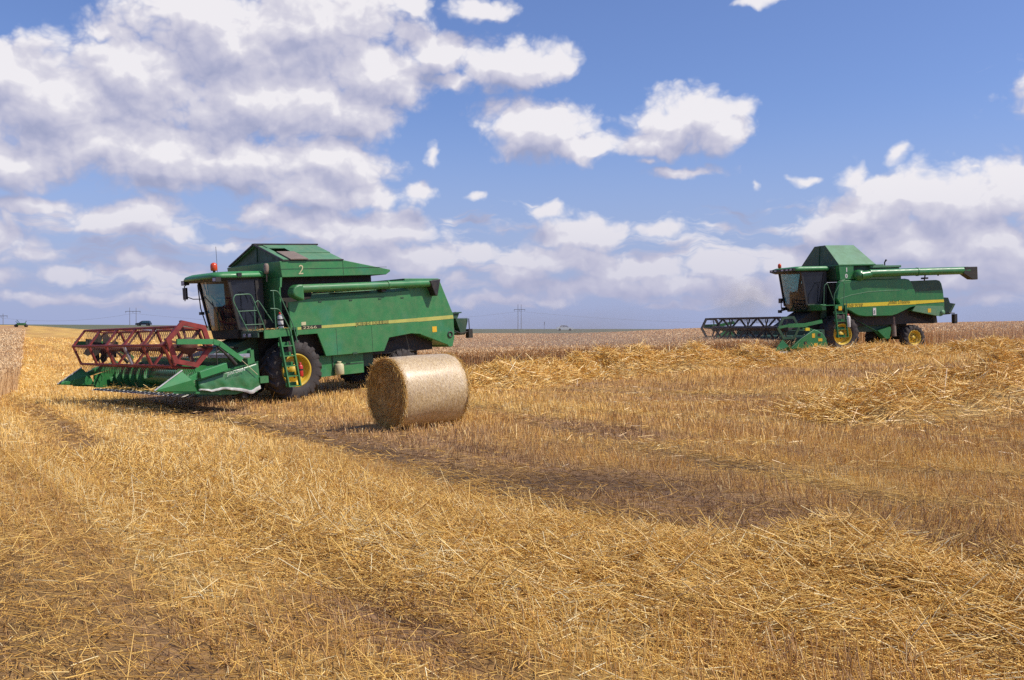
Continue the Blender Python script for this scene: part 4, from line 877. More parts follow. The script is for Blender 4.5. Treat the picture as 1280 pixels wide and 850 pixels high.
def np_mesh(name, V, Fq, attrs=None, mats=(), smooth=False, parent=None):
    me = bpy.data.meshes.new(name); me.vertices.add(len(V)); me.vertices.foreach_set('co', np.ascontiguousarray(V, np.float32).ravel())
    k = Fq.shape[1]; me.loops.add(Fq.size); me.loops.foreach_set('vertex_index', Fq.astype(np.int32).ravel())
    me.polygons.add(len(Fq)); me.polygons.foreach_set('loop_start', np.arange(0, Fq.size, k, dtype=np.int32)); me.polygons.foreach_set('loop_total', np.full(len(Fq), k, np.int32))
    if smooth: me.polygons.foreach_set('use_smooth', np.ones(len(Fq), bool))
    for n_, a in (attrs or {}).items():
        at = me.attributes.new(n_, 'FLOAT', 'POINT'); at.data.foreach_set('value', np.ascontiguousarray(a, np.float32))
    for m in mats: me.materials.append(m)
    me.update(calc_edges=True)
    o = bpy.data.objects.new(name, me); COL.objects.link(o)
    if parent: o.parent = parent
    return o
def grid_faces(nr, nc):
    i = np.arange(nr - 1)[:, None] * nc + np.arange(nc - 1)[None]; i = i.ravel()
    return np.stack([i, i + 1, i + nc + 1, i + nc], 1)

def attr(t, name):
    n = N(t, 'ShaderNodeAttribute'); n.attribute_name = name; return n.outputs['Fac']
# ---- ground material: soil, chaff and bits of straw
gm = bpy.data.materials.new('stubble_soil'); gm.use_nodes = True; t = gm.node_tree; b = t.nodes['Principled BSDF']
tc = N(t, 'ShaderNodeTexCoord'); P = tc.outputs['Object']
nA = noise(t, P, 28, 6, 0.7); nB = noise(t, vmth(t, 'MULTIPLY', P, (1, 1.6, 1)), 5, 5, 0.65); nC = noise(t, P, .35, 6, 0.65)
nfar = noise(t, vmth(t, 'MULTIPLY', P, (.9, .25, .9)), .5, 7, 0.7)
soil = ramp(t, nA, [(0.30, (0.035, 0.020, 0.012)), (0.50, (0.12, 0.066, 0.028)), (0.62, (0.30, 0.18, 0.065)), (0.78, (0.52, 0.35, 0.13))])
chaff = ramp(t, attr(t, 'tone'), [(0.0, (0.42, 0.25, 0.14)), (0.45, (0.50, 0.29, 0.095)), (1.0, (0.62, 0.39, 0.11))])
dst = ramp(t, nfar, [(0.25, (0.55, 0.50, 0.45)), (0.5, (0.95, 0.95, 0.95)), (0.75, (1.35, 1.3, 1.15))])
chaff_far = mixc(t, 1.0, chaff, dst, 'MULTIPLY')
c = mixc(t, attr(t, 'far'), mixc(t, mrange(t, nB, .30, .65, .22, .70), soil, chaff), chaff_far)
c = mixc(t, mth(t, 'MULTIPLY', attr(t, 'track'), .85), c, (0.085, 0.055, 0.038))
grn = ramp(t, nC, [(0.3, (0.11, 0.12, 0.075)), (0.7, (0.15, 0.155, 0.10))])  # far field green, paled to put distance haze into the colour
c = mixc(t, attr(t, 'green'), c, grn)
t.links.new(c, b.inputs['Base Color']); b.inputs['Roughness'].default_value = 0.9; b.inputs['Specular IOR Level'].default_value = 0.15
bp = N(t, 'ShaderNodeBump'); bp.inputs['Strength'].default_value = 0.8; bp.inputs['Distance'].default_value = 0.02; t.links.new(nA, bp.inputs['Height']); t.links.new(bp.outputs[0], b.inputs['Normal'])

def build_ground():
    ys = np.concatenate([np.linspace(-40, 3, 12)[:-1], np.geomspace(3, 60, 300), np.geomspace(62, 500, 90), np.geomspace(530, 9000, 14)])
    u = np.linspace(-1, 1, 301); u = np.sign(u) * np.abs(u) ** 1.15
    half = np.maximum(ys, 3) * .95 + 12 + np.where(ys > 400, ys * 1.0, 0)
    X = u[None] * half[:, None]; Yg = np.repeat(ys[:, None], len(u), 1)
    Z = terrain(X, Yg); z = zone(X, Yg); cm = crop_mask(X, Yg)
    near = np.clip((30 - Yg) / 20, 0, 1)
    Z = Z + near * (z['rows'] * .022 + (lnoise(X * 3, Yg * 3, 11) - .5) * .035 + (lnoise(X * .8, Yg * .8, 12) - .5) * .04) - z['track'] * .05
    tone = z['tone']; tone = np.where(cm, .08 + .1 * lnoise(X * .1, Yg * .05, 8), tone)
    green = ((Yg > np.interp(X / np.maximum(Yg, 1), [-.6, -.52, -.45, -.2], [300, 300, 240, 240])) | ((Yg > 178) & (X > -.25 * Yg + 6)) | (Yg > 1200)).astype(float)
    far = np.clip((Yg - 16) / 30, 0, 1)
    V = np.stack([X, Yg, Z], -1).reshape(-1, 3)
    o = np_mesh('ground', V, grid_faces(*X.shape), dict(tone=tone.ravel(), track=z['track'].ravel(), green=green.ravel(), far=far.ravel()), [gm], True)
    o['kind'] = 'structure'; o['label'] = 'gently rolling harvested field of brown soil and chaff'
build_ground()

# ================================================================== straw
def strawmat(name, stops, rough=0.55, trans=0.0, spec=0.35):
    m = bpy.data.materials.new(name); m.use_nodes = True; t = m.node_tree; b = t.nodes['Principled BSDF']
    c = ramp(t, attr(t, 'tone'), stops); t.links.new(c, b.inputs['Base Color'])
    b.inputs['Roughness'].default_value = rough; b.inputs['Specular IOR Level'].default_value = spec
    return m
ST = [(0.0, (0.22, 0.115, 0.060)), (0.22, (0.57, 0.345, 0.160)), (0.5, (0.68, 0.385, 0.108)), (0.78, (0.88, 0.555, 0.145)), (1.0, (0.95, 0.78, 0.42))]
M['stubble'] = strawmat('stubble_straw', ST)
M['straw'] = strawmat('loose_straw', [(0.0, (0.24, 0.12, 0.032)), (0.3, (0.64, 0.355, 0.078)), (0.7, (0.90, 0.58, 0.15)), (1.0, (0.97, 0.83, 0.48))], 0.42, spec=.5)
M['wheat'] = strawmat('ripe_wheat', [(0.0, (0.52, 0.33, 0.17)), (0.4, (0.70, 0.46, 0.235)), (0.8, (0.80, 0.57, 0.31)), (1.0, (0.90, 0.71, 0.44))], 0.6)

def straws(name, P, D, L, R, tone, mats, rings=2, sides=3, bend=0.0, parent=None, taper=.8):
    n = len(P); D = D / np.linalg.norm(D, axis=1, keepdims=True)
    ref = np.tile([0, 0, 1.0], (n, 1)); k = np.abs(D[:, 2]) > .8; ref[k] = [1, 0, 0]
    rot = RNG.uniform(0, 2 * pi, n)
    A = np.cross(D, ref); A /= np.linalg.norm(A, axis=1, keepdims=True); B = np.cross(A, D)
    A, B = A * np.cos(rot)[:, None] + B * np.sin(rot)[:, None], B * np.cos(rot)[:, None] - A * np.sin(rot)[:, None]
    bd = RNG.normal(0, 1, (n, 3)) * bend * L[:, None]; bd[:, 2] -= np.abs(bd[:, 2]) * .5
    V = np.empty((n, rings, sides, 3), np.float32)
    for i in range(rings):
        tt = i / (rings - 1); c = P + D * (L * tt)[:, None] + bd * tt * tt
        r = R * (1 - (1 - taper) * tt)
        for j in range(sides):
            a = 2 * pi * j / sides if sides > 2 else pi * j
            V[:, i, j] = c + (A * cos(a) + B * sin(a)) * r[:, None]
    base = (np.arange(n) * rings * sides)[:, None]
    q = []
    for i in range(rings - 1):
        for j in range(sides if sides > 2 else 1):
            j2 = (j + 1) % sides; q.append([i * sides + j, i * sides + j2, (i + 1) * sides + j2, (i + 1) * sides + j])
    Fq = (base[:, :, None] + np.array(q)[None]).reshape(-1, 4)
    return np_mesh(name, V.reshape(-1, 3), Fq, dict(tone=np.repeat(tone, rings * sides)), mats, sides > 2, parent)
def scatter(y0, y1, dens, margin=1.12, step=1.03):
    xs, ys = [], []; y = y0
    while y < y1:
        dy = y * (step - 1); hw = .5333 * margin * y + 1.2; k = RNG.poisson(dens(y) * 2 * hw * dy)
        xs.append(RNG.uniform(-hw, hw, k)); ys.append(RNG.uniform(y, y + dy, k)); y += dy
    return np.concatenate(xs), np.concatenate(ys)
def mound_h(x, y):
    """height of the heaped straw above the soil"""
    h = np.zeros(x.shape)
    d, p, _ = poly_d(x, y, SW1); lump = .45 + 1.0 * lnoise(x * 1.3, y * 1.3, 21) * lnoise(x * .6 + 9, y * .6, 22) * 1.7 + .45 * (lnoise(x * 3.4, y * 3.4, 28) - .5)
    h = np.maximum(h, np.clip(1 - (d / 1.5) ** 2, 0, 1) ** 1.2 * np.interp(p, [0, .12, .3, .5, .75, 1], [.30, .27, .20, .12, .06, .02]) * lump)
    d, p, _ = poly_d(x, y, SWA); lump = .42 + 1.0 * lnoise(x * .45, y * .45, 23) + 1.0 * (lnoise(x * 1.3, y * 1.3, 24) - .5)
    h = np.maximum(h, np.clip(1 - (d / 1.75) ** 2, 0, 1) ** 1.2 * np.interp(p, [0, .1, .18, .25, .42, .6, 1], [.0, .28, .50, .54, .92, .46, .50]) * lump)
    d, p, _ = poly_d(x, y, SWB); lump = .35 + .9 * lnoise(x * .5 + 3, y * .5, 25) + .8 * (lnoise(x * 1.6, y * 1.6, 26) - .5)
    h = np.maximum(h, np.clip(1 - (d / 2.3) ** 2, 0, 1) ** 1.5 * np.interp(p, [0, .12, .3, .6, 1], [.0, .62, 1.0, 1.05, .95]) * lump)
    d, p, _ = poly_d(x, y, SWC); h = np.maximum(h, np.clip(1 - (d / 1.6) ** 2, 0, 1) * .35 * (.6 + .6 * lnoise(x * .3, y * .3, 27)))
    return h
def lod(y, y0): return np.maximum(1.0, y / y0)

# standing stubble, in drill rows
def build_stubble():
    x, y = scatter(3.6, 130, lambda y: 600 * min(1, (13 / y) ** 2.05))
    s = x * .85 + y * .53; u = -x * .53 + y * .85
    k = y < 26; s2 = np.round(s / .14) * .14 + RNG.normal(0, .022, len(s)); s = np.where(k, s2, s); x = s * .85 - u * .53; y = s * .53 + u * .85
    z = zone(x, y); clump = .62 + .85 * np.clip(lnoise(x * 3.1, y * 2.2, 62) * 1.6 - .35, 0, 1); keep = (RNG.random(len(x)) < z['stub'] * .74 * clump) & ~crop_mask(x, y) & (y > 3.4) & (mound_h(x, y) < .12)
    x, y = x[keep], y[keep]; z = {k_: v[keep] for k_, v in z.items()}; n = len(x)
    P = np.stack([x, y, terrain(x, y) - .02 - z['track'] * .04], 1)
    gu = lnoise(x * .9, y * .9, 61) - .5; D = np.stack([RNG.normal(0, .24, n) + gu * .5, RNG.normal(.03, .20, n), np.ones(n)], 1)
    fl = RNG.random(n) < (.10 + .5 * z['track'] + .25 * (z['lie'] > 1)); D[fl, :2] += RNG.normal(0, .9, (fl.sum(), 2))
    L = .165 * z['hgt'] * RNG.uniform(.55, 1.25, n); R = RNG.uniform(.0021, .0036, n) * lod(y, 13.0)
    tone = np.clip(z['tone'] * .64 + .08 + RNG.normal(0, .17, n) - .2 * z['track'], 0, .95); pale = RNG.random(n) < .05; tone[pale] = RNG.uniform(.85, 1, pale.sum())
    nr = y < 14
    for nm, k, sd_ in (('stubble', nr, 3), ('stubble', ~nr, 2)):
        o = straws(nm, P[k], D[k], L[k], R[k], tone[k], [M['stubble']], 2, sd_)
        tag(o, 'cut wheat stubble standing in drill rows ' + ('close to the camera' if sd_ == 3 else 'farther across the field'), 'stubble', None, 'stuff')
build_stubble()

# loose straw lying about
def build_loose():
    x, y = scatter(3.6, 110, lambda y: 1500 * min(1, (8.5 / y) ** 2.15))
    z = zone(x, y); keep = (RNG.random(len(x)) < z['lie'] / 2.3) & ~crop_mask(x, y)
    x, y = x[keep], y[keep]; z = {k_: v[keep] for k_, v in z.items()}; n = len(x)
    th = RNG.uniform(0, 2 * pi, n); al = RNG.random(n) < np.where(x * .85 + y * .53 < 5.4, .62, .4); th[al] = np.arctan2(.85, -.53) + RNG.normal(.25, .42, al.sum()) + pi * RNG.integers(0, 2, al.sum())
    el_ = RNG.normal(.08, .16, n); up = RNG.random(n) < .05; el_[up] = RNG.uniform(.3, 1.0, up.sum())
    D = np.stack([np.cos(th) * np.cos(el_), np.sin(th) * np.cos(el_), np.sin(el_)], 1)
    P = np.stack([x, y, terrain(x, y) + mound_h(x, y) + np.abs(RNG.normal(.0, .03, n)) + .004], 1)
    L = np.minimum(RNG.gamma(2.4, .038, n), .24) + .015 * (1 + .35 * (y > 15)) + .03; R = RNG.uniform(.0018, .0034, n) * lod(y, 11.0)
    P[:, :2] -= D[:, :2] * (L / 2)[:, None]
    tone = np.clip(z['tone'] * .50 + .17 + RNG.normal(.03, .20, n) - .35 * z['track'], 0, 1)
    nr = y < 12
    for k, rg, sd_, w in ((nr, 3, 3, 'near the camera'), (~nr, 2, 2, 'in thin drifts farther off')):
        o = straws('loose_straw', P[k], D[k], L[k], R[k], tone[k], [M['straw']], rg, sd_, .06)
        tag(o, 'golden loose straw scattered over the stubble ' + w, 'straw', None, 'stuff')
build_loose()

# heaped rows of straw
mm = bpy.data.materials.new('heaped_straw'); mm.use_nodes = True; t = mm.node_tree; b = t.nodes['Principled BSDF']
tc = N(t, 'ShaderNodeTexCoord'); P_ = tc.outputs['Object']
na_ = noise(t, vmth(t, 'MULTIPLY', P_, (1, 1, 2.5)), 16, 7, 0.75, 1.2)
t.links.new(ramp(t, na_, [(0.30, (0.06, 0.035, 0.012)), (0.46, (0.24, 0.14, 0.04)), (0.58, (0.46, 0.30, 0.09)), (0.75, (0.66, 0.47, 0.17))]), b.inputs['Base Color']); b.inputs['Roughness'].default_value = .8
def build_row(pts, wid, label, count, R0, L0, lodY, sides, rings, pmax=1.0, stick=.08, tone0=.5, spread=.8):
    P = np.array(pts, float); seg = np.hypot(*np.diff(P, axis=0).T); cum = np.concatenate([[0], np.cumsum(seg)]); tot = cum[-1]
    def at(sv, tv):
        cx = np.interp(sv, cum, P[:, 0]); cy = np.interp(sv, cum, P[:, 1]); e = tot * .01
        tx = np.interp(sv + e, cum, P[:, 0]) - np.interp(sv - e, cum, P[:, 0]); ty = np.interp(sv + e, cum, P[:, 1]) - np.interp(sv - e, cum, P[:, 1]); l = np.hypot(tx, ty)
        return cx - ty / l * tv, cy + tx / l * tv, np.arctan2(ty, tx)
    ns = int(max(60, tot / .12)); ns = min(ns, 420); S, T = np.meshgrid(np.linspace(0, tot, ns), np.linspace(-wid, wid, 37), indexing='ij')
    X, Yv, _ = at(S, T); h = mound_h(X, Yv); Z = terrain(X, Yv) + h * .86 - .03 + np.where(h > .05, (lnoise(X * 7, Yv * 7, 31) - .5) * .06, 0)
    root = np_mesh('straw_windrow', np.stack([X, Yv, Z], -1).reshape(-1, 3), grid_faces(*X.shape), None, [mm], True)
    tag(root, label, 'windrow', 'rows of heaped straw left on the stubble')
    n = count; s_ = RNG.uniform(0, tot * pmax, n); v = RNG.normal(0, wid * .45, n); x, y, a = at(s_, np.clip(v, -wid, wid))
    pr = 1 / lod(y, lodY) ** 1.6; k = RNG.random(n) < pr; x, y, a = x[k], y[k], a[k]; n = len(x)
    th = a + RNG.normal(0, spread, n) + pi * RNG.integers(0, 2, n); el_ = RNG.normal(.05, .22, n); up = RNG.random(n) < stick; el_[up] = RNG.uniform(.3, 1.1, up.sum())
    D = np.stack([np.cos(th) * np.cos(el_), np.sin(th) * np.cos(el_), np.sin(el_)], 1); L = np.minimum(RNG.gamma(4, L0 / 4, n) + .05, L0 * 1.7); R = R0 * RNG.uniform(.7, 1.3, n) * lod(y, lodY)
    Pp = np.stack([x, y, np.zeros(n)], 1); Pp[:, :2] -= D[:, :2] * (L / 2)[:, None]
    Pp[:, 2] = terrain(x, y) + mound_h(x, y) * RNG.uniform(.75, 1.04, n) + .01 - D[:, 2] * L * .3
    tone = np.clip(RNG.normal(tone0, .2, n), 0, 1)
    straws('straw_stalks', Pp, D, L, R, tone, [M['straw']], rings, sides, .08, parent=root)
    return root
build_row(SW1, 1.6, 'loose golden straw swath curving across the foreground, lowest and nearest of the rows', 44000, .0033, .27, 9, 3, 3, tone0=.60, spread=.6)
build_row(SWA, 1.9, 'long heaped yellow straw row running behind the bale to the far combine', 80000, .0075, .38, 60, 2, 2, tone0=.56)
build_row(SWB, 2.2, 'broad heaped straw row at the right edge, in front of the long row', 52000, .0056, .40, 40, 2, 2, tone0=.52)
build_row(SWC, 1.8, 'low straw row leading away behind the red reel on the left', 16000, .008, .40, 200, 2, 2, tone0=.5)

# standing wheat
def build_wheat():
    x, y = scatter(20, 175, lambda y: 330 * min(1, (38 / y) ** 1.9), 1.10)
    k = crop_mask(x, y); x, y = x[k], y[k]
    # denser along the cut edge facing the camera
    m = 40000; lx = RNG.uniform(4.2, 32, m); ly = 3.0 - RNG.exponential(.5, m)
    ex = M2L[0] + lx * FX + ly * LX; ey = M2L[1] + lx * FY + ly * LY; kk = crop_mask(ex, ey)
    x = np.concatenate([x, ex[kk]]); y = np.concatenate([y, ey[kk]]); n = len(x)
    gx = np.arange(-26, 82, .6); gy = np.concatenate([np.arange(34, 60, .6), np.arange(60, 172, 1.2)]); GX, GY = np.meshgrid(gx, gy); mk = crop_mask(GX, GY) & crop_mask(GX, GY - .5) & crop_mask(GX + .4, GY - .3)
    Fq_ = grid_faces(*GX.shape); mk = mk.ravel(); Fq_ = Fq_[mk[Fq_].all(1)]
    GZ = terrain(GX, GY) + .58 + (lnoise(GX * 2.1, GY * 2.1, 44) - .5) * .14
    mass = np_mesh('wheat_mass', np.stack([GX, GY, GZ], -1).reshape(-1, 3), Fq_, dict(tone=(.28 + .25 * lnoise(GX * .8, GY * .8, 45)).ravel()), [M['wheat']], True)
    L = .80 * (1 + .16 * (lnoise(x * .35, y * .35, 41) - .5)) * RNG.uniform(.82, 1.10, n)
    P = np.stack([x, y, terrain(x, y) - .02], 1); D = np.stack([RNG.normal(.03, .09, n), RNG.normal(0, .09, n), np.ones(n)], 1)
    R = .0036 * lod(y, 20); tone = np.clip(.40 + (lnoise(x * .25, y * .12, 42) - .5) * .3 + RNG.normal(0, .10, n) + .16 * (x < -11), 0, 1)
    o = straws('standing_wheat', P, D, L, R, tone, [M['wheat']], 2, 2, .03)
    tag(o, 'ripe uncut wheat standing in front of the far combine and at the left edge', 'wheat', None, 'stuff')
    mass.parent = o
    Dn = D / np.linalg.norm(D, axis=1, keepdims=True); E = P + Dn * L[:, None]
    De = np.stack([RNG.normal(.15, .45, n), RNG.normal(-.1, .45, n), RNG.uniform(.1, 1.0, n)], 1)
    o2 = straws('wheat_ears', E, De, RNG.uniform(.07, .11, n), .0075 * lod(y, 22) * RNG.uniform(.8, 1.2, n), np.clip(tone + .14 + RNG.normal(0, .08, n), 0, 1), [M['wheat']], 2, 2, .0, parent=o, taper=.45)
build_wheat()

# ================================================================== round bale
def build_bale():
    A = radians(39); Rb, Lb = .645, 1.30
    rx, ry = (484 - 640) / F * 16.75, 16.75
    root = empty('round_bale', None, (rx, ry, Rb - .035)); tag(root, 'round straw bale wrapped in pale net lying on its side on the stubble', 'bale')
    root.rotation_euler = (0, -radians(2.3), A)
    # local x = axis, from the near-left face towards the far right
    def rad(a, x): return Rb * (1 + .010 * np.sin(3 * a + 1) + .006 * np.sin(7 * a + 4 * x) + .012 * (lnoise(a * 2.2 + 20, x * 3 + 7, 51) - .5)) * np.where(np.sin(a) < -.80, 1 - .05 * (-np.sin(a) - .8) / .2, 1)
    na, nx = 120, 30; a = np.linspace(0, 2 * pi, na, endpoint=False); xs = np.linspace(.0, Lb, nx)
    Aa, Xx = np.meshgrid(a, xs); edge = 1 - .035 * np.exp(-np.minimum(Xx, Lb - Xx) / .035)
    r = rad(Aa, Xx) * edge; V = np.stack([Xx, r * np.cos(Aa), r * np.sin(Aa)], -1).reshape(-1, 3)
    i = np.arange(nx - 1)[:, None] * na; j = np.arange(na)[None]; Fq = np.stack([i + j, i + (j + 1) % na, i + na + (j + 1) % na, i + na + j], -1).reshape(-1, 4)
    m = bpy.data.materials.new('net_wrapped_straw'); m.use_nodes = True; t = m.node_tree; b = t.nodes['Principled BSDF']
    tc = N(t, 'ShaderNodeTexCoord'); P = tc.outputs['Object']
    n1 = noise(t, vmth(t, 'MULTIPLY', P, (1.0, .6, .6)), 38, 6, 0.75, .6); n2 = noise(t, vmth(t, 'MULTIPLY', P, (.6, 1.5, 1.5)), 5, 4, 0.6); n3 = noise(t, vmth(t, 'MULTIPLY', P, (90, 6, 6)), 1.0, 3, 0.6)
    c = ramp(t, n1, [(0.30, (0.15, 0.085, 0.02)), (0.45, (0.46, 0.30, 0.11)), (0.58, (0.68, 0.50, 0.24)), (0.78, (0.90, 0.78, 0.52))])
    c = mixc(t, mrange(t, n2, .35, .7, .0, .35), c, (0.50, 0.33, 0.12))
    c = mixc(t, mrange(t, n3, .45, .7, 0.06, .40), c, (0.62, 0.54, 0.48))
    t.links.new(c, b.inputs['Base Color']); b.inputs['Roughness'].default_value = .40; b.inputs['Specular IOR Level'].default_value = .75; b.inputs['Coat Weight'].default_value = .45; b.inputs['Coat Roughness'].default_value = .33
    bp = N(t, 'ShaderNodeBump'); bp.inputs['Strength'].default_value = .9; bp.inputs['Distance'].default_value = .015; t.links.new(n1, bp.inputs['Height']); t.links.new(bp.outputs[0], b.inputs['Normal'])
    np_mesh('net_wrap', V, Fq, None, [m], True, root)
    # end faces: coiled straw
    m2 = bpy.data.materials.new('coiled_straw_end'); m2.use_nodes = True; t = m2.node_tree; b = t.nodes['Principled BSDF']
    tc = N(t, 'ShaderNodeTexCoord'); sp = N(t, 'ShaderNodeSeparateXYZ'); t.links.new(tc.outputs['Object'], sp.inputs[0])
    an = mth(t, 'ARCTAN2', sp.outputs[2], sp.outputs[1]); rr = mth(t, 'SQRT', mth(t, 'ADD', mth(t, 'MULTIPLY', sp.outputs[1], sp.outputs[1]), mth(t, 'MULTIPLY', sp.outputs[2], sp.outputs[2])))
    cb = N(t, 'ShaderNodeCombineXYZ'); t.links.new(mth(t, 'MULTIPLY', an, 1.3), cb.inputs[0]); t.links.new(mth(t, 'ADD', mth(t, 'MULTIPLY', rr, 26.0), an), cb.inputs[1])
    nn = noise(t, cb.outputs[0], 2.2, 6, 0.7, .4)
    t.links.new(ramp(t, nn, [(0.32, (0.12, 0.065, 0.02)), (0.48, (0.40, 0.23, 0.07)), (0.62, (0.62, 0.40, 0.12)), (0.78, (0.78, 0.55, 0.2))]), b.inputs['Base Color']); b.inputs['Roughness'].default_value = .8
    for x0, s in ((0.0, -1), (Lb, 1)):
        nr = 20; q = np.linspace(0, .985, nr); Q, Aa = np.meshgrid(q, a, indexing='ij'); r = rad(Aa, x0) * Q * .97
        X = x0 + s * (.010 + .035 * (lnoise(Q * 16 + Aa, Aa * 3, 52) - .3) * (1 - Q ** 6) - .03 * np.exp(-(Q / .2) ** 2))
        V = np.stack([X, r * np.cos(Aa), r * np.sin(Aa)], -1).reshape(-1, 3); i = np.arange(nr - 1)[:, None] * na
        Fq = np.stack([i + j, i + (j + 1) % na, i + na + (j + 1) % na, i + na + j], -1).reshape(-1, 4)
        e = np_mesh('bale_end', V, Fq, None, [m2], True, root)
        n = 3600; q = np.sqrt(RNG.random(n)) * .97; th = RNG.uniform(0, 2 * pi, n); rr_ = q * Rb
        Pp = np.stack([x0 + s * RNG.uniform(.0, .035, n), rr_ * np.cos(th), rr_ * np.sin(th)], 1)
        tn = np.stack([s * RNG.normal(.05, .16, n), -np.sin(th) + RNG.normal(0, .25, n), np.cos(th) + RNG.normal(0, .25, n)], 1)
        L = RNG.uniform(.05, .16, n) * (.4 + q); straws('end_straws', Pp, tn, L, np.full(n, .0026), np.clip(RNG.normal(.36, .2, n), 0, 1), [M['straw']], 3, 3, .12, parent=e)
        n = 900; th = RNG.uniform(0, 2 * pi, n); rr_ = Rb * RNG.uniform(.93, 1.0, n); Pp = np.stack([x0 + s * RNG.uniform(-.04, .03, n), rr_ * np.cos(th), rr_ * np.sin(th)], 1)
        D = np.stack([s * RNG.uniform(0, .8, n), -np.sin(th) * RNG.choice([-1, 1], n) + np.cos(th) * RNG.uniform(0, .6, n), np.cos(th) * RNG.choice([-1, 1], n) + np.sin(th) * RNG.uniform(0, .6, n)], 1)
        straws('rim_straws', Pp, D, RNG.uniform(.03, .10, n), np.full(n, .0024), np.clip(RNG.normal(.6, .2, n), 0, 1), [M['straw']], 2, 3, .1, parent=e)
build_bale()

# ================================================================== distant things
def gz(x, y): return float(terrain(np.array([x]), np.array([y]))[0])
def at_px(px, Y): return (px - 640) / F * Y, Y
def build_car(px, Y, label, paint, wagon, face):
    x, y = at_px(px, Y); z = 1.75 - (CARY - 411 if False else 0)
    root = empty('car', None, (x, y, gz(x, y))); root.rotation_euler = (0, 0, 0 if face > 0 else pi); tag(root, label, 'car', 'cars on the far road')
    b = MB(); low = [(2.15, .30), (2.20, .62), (2.05, .80), (1.15, .93), (-1.95, .96), (-2.18, .88), (-2.20, .35)]
    rings = [[(p, -.84, q) for p, q in low], [(p, .84, q) for p, q in low]]; b.loft(rings, 0, False); b.make('body', paint, root, .05)
    top = [(1.15, .93), (.35, 1.42), (-1.75 if wagon else -.9, 1.45), (-2.0 if wagon else -1.55, .95)]
    b = MB(); b.prism([(p * .98, q) for p, q in [(.36, 1.41), (-1.72 if wagon else -.9, 1.44), (-1.78 if wagon else -.98, 1.50), (.25, 1.47)]], -.68, .68)
    for xp in (.30, -.65, -1.72 if wagon else -1.0):
        for s in (1, -1): b.bar((xp + (.78 if xp > .2 else 0), s * .78, .95), (xp, s * .66, 1.44), .05, .05)
    if wagon:
        for s in (1, -1): b.bar((-2.0, s * .78, .95), (-1.76, s * .66, 1.44), .07, .07)
        b.bar((.2, .6, 1.53), (-1.6, .6, 1.53), .04, .03); b.bar((.2, -.6, 1.53), (-1.6, -.6, 1.53), .04, .03)
    else:
        for s in (1, -1): b.bar((-1.6, s * .78, .95), (-.95, s * .66, 1.44), .06, .06)
    b.make('roof', paint, root)
    b = MB(); b.prism(top, -.70, .70); b.make('windows', M['glass'] if wagon else M['steel'], root)
    for xx in (1.35, -1.35):
        for s in (1, -1):
            b = MB(); b.lathe([(.001, s * .70), (.31, s * .70), (.31, s * .87), (.18, s * .88), (.001, s * .88)], 16, (xx, 0, .31)); b.make('wheel', M['rubber'], root)
    if not wagon: root.scale = (1.15, 1.15, 1.15)
    return root
CARY = 0
M['dkblue'] = mat('dark_blue_car_paint', (0.012, 0.022, 0.035), .35); M['carwhite'] = mat('white_car_paint', (.92, .92, .90), .35)
build_car(179.5, 288, 'dark blue estate car on the horizon above the red reel', M['dkblue'], True, -1)
build_car(706, 290, 'small white saloon car on the horizon right of the bale', M['carwhite'], False, 1)

M['pole'] = mat('hazed_pole', (0.24, 0.22, 0.23), .8)  # grey lightened, distance haze put into the pole colour
def build_poles(px, Y, top_py, gap, label):
    x, y = at_px(px, Y); z = gz(x, y); h = 1.75 + (411 - top_py) / F * Y - z; g_ = gap / F * Y
    root = empty('utility_pole', None, (x, y, z)); tag(root, label, 'utility pole', 'power line poles along the horizon')
    for s in (-1, 1): MB().tube([(s * g_ / 2, 0, -.5), (s * g_ / 2, 0, h)], [.17, .11], 8).make('pole', M['pole'], root)
    b = MB(); b.bar((-g_ / 2 - 2.2, 0, h * .80), (g_ / 2 + 2.2, 0, h * .80), .2, .25); b.make('crossarm', M['pole'], root)
    for q in (-g_ / 2 - 2.0, 0, g_ / 2 + 2.0): MB().tube([(q, 0, h * .80), (q, 0, h * .80 - 1.0)], .10, 6).make('insulator', M['pole'], root)
    return root, (x, y, z + h * .80 - 1.0), g_
pl = [build_poles(166.3, 480, 384.5, 8, 'pair of tall poles with a crossarm beside the dark car on the horizon'),
      build_poles(649.5, 520, 380.5, 4, 'pair of tall poles close together on the horizon right of the bale'),
      build_poles(1.5, 470, 392, 5, 'pair of poles at the left edge of the horizon')]
def wire(a, b_, sag, label):
    pts = []
    for k in range(25):
        t_ = k / 24; pts.append((a[0] + (b_[0] - a[0]) * t_, a[1] + (b_[1] - a[1]) * t_, a[2] + (b_[2] - a[2]) * t_ - sag * 4 * t_ * (1 - t_)))
    tag(MB().tube(pts, .035, 4).make('power_line', M['pole'], None), label, 'power line', 'wires of the power line')
A_, B_, C_ = pl[0][1], pl[1][1], pl[2][1]
wire(C_, A_, 2.5, 'thin sagging wire from the left edge to the poles beside the dark car')
wire(A_, B_, 6, 'thin sagging wire running behind the near combine')
wire(B_, (B_[0] + 230, B_[1] + 60, B_[2] - 2), 5, 'thin sagging wire leading right from the poles past the white car')

